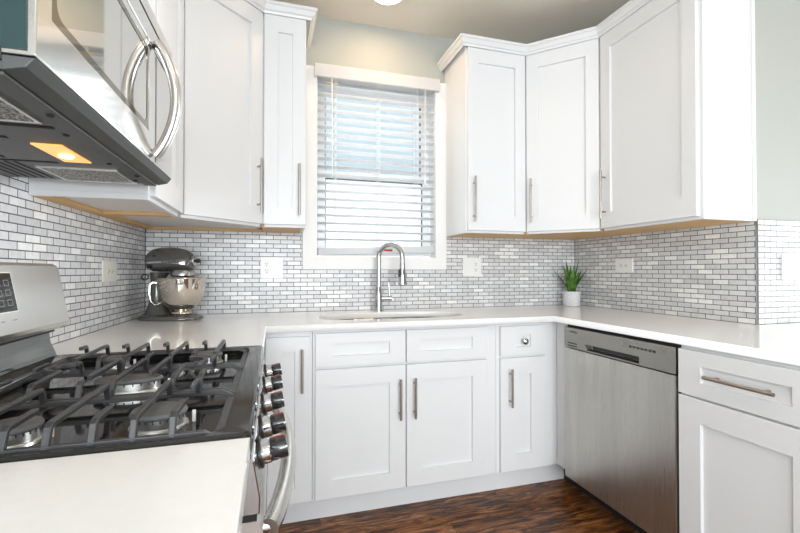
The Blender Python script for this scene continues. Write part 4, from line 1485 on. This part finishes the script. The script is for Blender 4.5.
# top vent strip, door, control column, chrome side edge
tv = MB().box(0.3625, XD - 0.001, MY0, MY1, 1.712, MZ1).build('vent_strip', STEEL_DOOR, mw, 0.002)
MB().box(XD - 0.002, XD + 0.0002, MY0 + 0.03, MY1 - 0.03, 1.760, 1.763).build('vent_line', SLOT, tv)
MB().box(0.3625, XD - 0.006, MY0 + 0.004, MY1 - 0.004, 1.7055, 1.7125).build('door_gap', GAPBLACK, mw)
YD = -1.352
FM = F((XD, 0, 0), (0, 1), (1, 0))
dm = MB()
dm.frame(FM, (MY0, YD, 1.424, 1.705), (MY0 + 0.040, YD - 0.050, 1.492, 1.688), -0.037, 0.0)
mdoor = dm.build('door', STEEL_DOOR, mw, 0.002)
# window glass with a rounded dark band round it
wl_ = MB()
ro_ = rrect(MY0 + 0.040, YD - 0.050, 1.492, 1.688, 0.022, 5)
band = MB()
q0 = [band.v(FM.p(a, b, -0.0012)) for a, b in rrect(MY0 + 0.0402, YD - 0.0502, 1.4922, 1.6878, 0.003, 5)]
q1 = [band.v(FM.p(a, b, -0.0012)) for a, b in rrect(MY0 + 0.055, YD - 0.060, 1.506, 1.678, 0.020, 5)]
q2 = [band.v(FM.p(a, b, -0.0060)) for a, b in rrect(MY0 + 0.055, YD - 0.060, 1.506, 1.678, 0.020, 5)]
q3 = [band.v(FM.p(a, b, -0.0060)) for a, b in rrect(MY0 + 0.0402, YD - 0.0502, 1.4922, 1.6878, 0.003, 5)]
for A_, B_ in ((q0, q1), (q1, q2), (q2, q3), (q3, q0)):
    for i in range(len(A_)):
        j = (i + 1) % len(A_)
        band.face([A_[i], A_[j], B_[j], B_[i]])
band.build('window_band', MWBAND, mdoor)
MB().fbox(FM, MY0 + 0.041, YD - 0.051, 1.493, 1.687, -0.030, -0.0022).build('door_window', MWGLASS, mdoor)
cc_ = MB().fbox(FM, YD + 0.004, MY1, 1.424, 1.705, -0.037, -0.001).build('control_column', STEEL_DOOR, mw, 0.002)
MB().fbox(FM, YD + 0.014, YD + 0.024, 1.43, 1.70, -0.002, -0.0004).build('column_trim', MWBAND, cc_)
hpts = []
for i in range(21):
    t = i / 20
    hpts.append((XD + 0.006 + 0.046 * math.sin(PI * t) ** 0.8, -1.366, 1.438 + (1.722 - 1.438) * t))
mh = MB().tube(hpts, 0.0135, 16).build('door_handle', mat('satin_handle_metal', (0.70, 0.70, 0.70), 0.25, 1.0, rnoise=0.05), mdoor, smooth=60)
# black side edge strip and bright corner; teal reflection painted as base colour
MB().box(0.3628, XD - 0.010, MY0 - 0.0025, MY0 - 0.0001, 1.430, 1.704).build('side_glass', mat('teal_reflection_glass', (0.06, 0.11, 0.12), 0.08, 0.6), mdoor)
# underside: stepped sheet metal with front lip, filters, lamp
un = MB().prism([(lx(-1.9) + 0.004, MY0 + 0.006), (0.362, MY0 + 0.006), (0.362, MY1 - 0.004), (lx(-1.15) + 0.004, MY1 - 0.004)], MZ0, MZ0 + 0.0115).build('underside', MWBOT, mw, 0.002)
MB().extrude_poly([(x, MY0 + 0.002, z) for x, z in ((0.3625, MZ0 - 0.002), (0.388, 1.409), (0.3985, 1.4225), (0.3625, 1.4225))], (0, MY1 - MY0 - 0.004, 0)).build('front_lip', MWBOT, un, 0.0015)
MB().box(0.330, 0.3615, MY0 + 0.01, MY1 - 0.01, MZ0 - 0.006, MZ0 - 0.0002).build('bottom_rib', MWBOT, un, 0.002)
for y0, y1 in ((-1.330, -1.165), (-1.860, -1.690)):
    fl = MB().frame(F((0, 0, MZ0), (1, 0), (0, 1)), (0.140, 0.312, 0, 0.001), (0.1401, 0.3119, 0.0001, 0.0009), 0, 0.001)
    fl.bm.free()
    fl = MB()
    for a in ((0.140, 0.146, y0, y1), (0.306, 0.312, y0, y1), (0.146, 0.306, y0, y0 + 0.006), (0.146, 0.306, y1 - 0.006, y1)):
        fl.box(*a, MZ0 - 0.004, MZ0 - 0.0002)
    ff_ = fl.build('filter_frame', ALU, un)
    MB().box(0.146, 0.306, y0 + 0.006, y1 - 0.006, MZ0 - 0.003, MZ0 - 0.0004).build('grease_filter', FILTER, ff_)
for y0, y1 in ((-1.552, -1.395),):
    MB().box(0.228, 0.282, y0 + 0.006, y1 - 0.006, MZ0 - 0.0035, MZ0 - 0.0002).build('lamp_lens', LAMPGLASS, un, 0.001)
    MB().lathe([(0.015, 0.0), (0.012, -0.004), (0.0, -0.0055)], (0.256, -1.462, MZ0 - 0.0034), 18, cap=False).build('bulb', LAMPBULB, un, smooth=60)
for y in (-1.660, -1.375, -1.575):
    MB().box(0.05, 0.315 if y < -1.6 else 0.205, y - 0.006, y + 0.006, MZ0 - 0.0012, MZ0 - 0.0002).build('slot', GAPBLACK, un)
for k in range(5):
    for y0, y1 in ((-1.36, -1.18), (-1.56, -1.40), (-1.85, -1.69)):
        MB().box(0.035 + k * 0.019, 0.041 + k * 0.019, y0, y1, MZ0 - 0.0012, MZ0 - 0.0002).build('vent_slot', GAPBLACK, un)
for x, y in ((0.318, -1.20), (0.318, -1.40), (0.318, -1.62), (0.348, -1.30), (0.348, -1.75)):
    MB().lathe([(0.005, -0.002), (0.006, 0.0)], (x, y, MZ0 - 0.0004 - (0.006 if x > .33 else 0)), 12).build('screw', GAPBLACK, un)
# the cooking light itself
ml = area('cooktop_light', (0.257, -1.474, MZ0 - 0.008), (0.257, -1.474, 0), 0.07, 0.2, (1.0, 0.62, 0.28), 0.14)

# ------------------------------------------------------------------ ceiling lamps
for i, (x, y) in enumerate(CANS):
    r_ = thing('ceiling_lamp', ('round recessed lamp in the ceiling in front of the window' if i == 0 else 'added round recessed ceiling lamp, out of view, to light the room'), 'lamp', (x, y, CZ), 'recessed ceiling lamps')
    MB().lathe([(0.092, -0.0005), (0.092, -0.006), (0.086, -0.008), (0.086, -0.0005)], (x, y, CZ), 36, cap=False).build('trim_ring', TRIMW, r_, smooth=40)
    MB().lathe([(0.086, -0.0006), (0.086, -0.0065), (0.0, -0.0085)], (x, y, CZ), 32, cap=False).build('lens', LENS, r_, smooth=40)
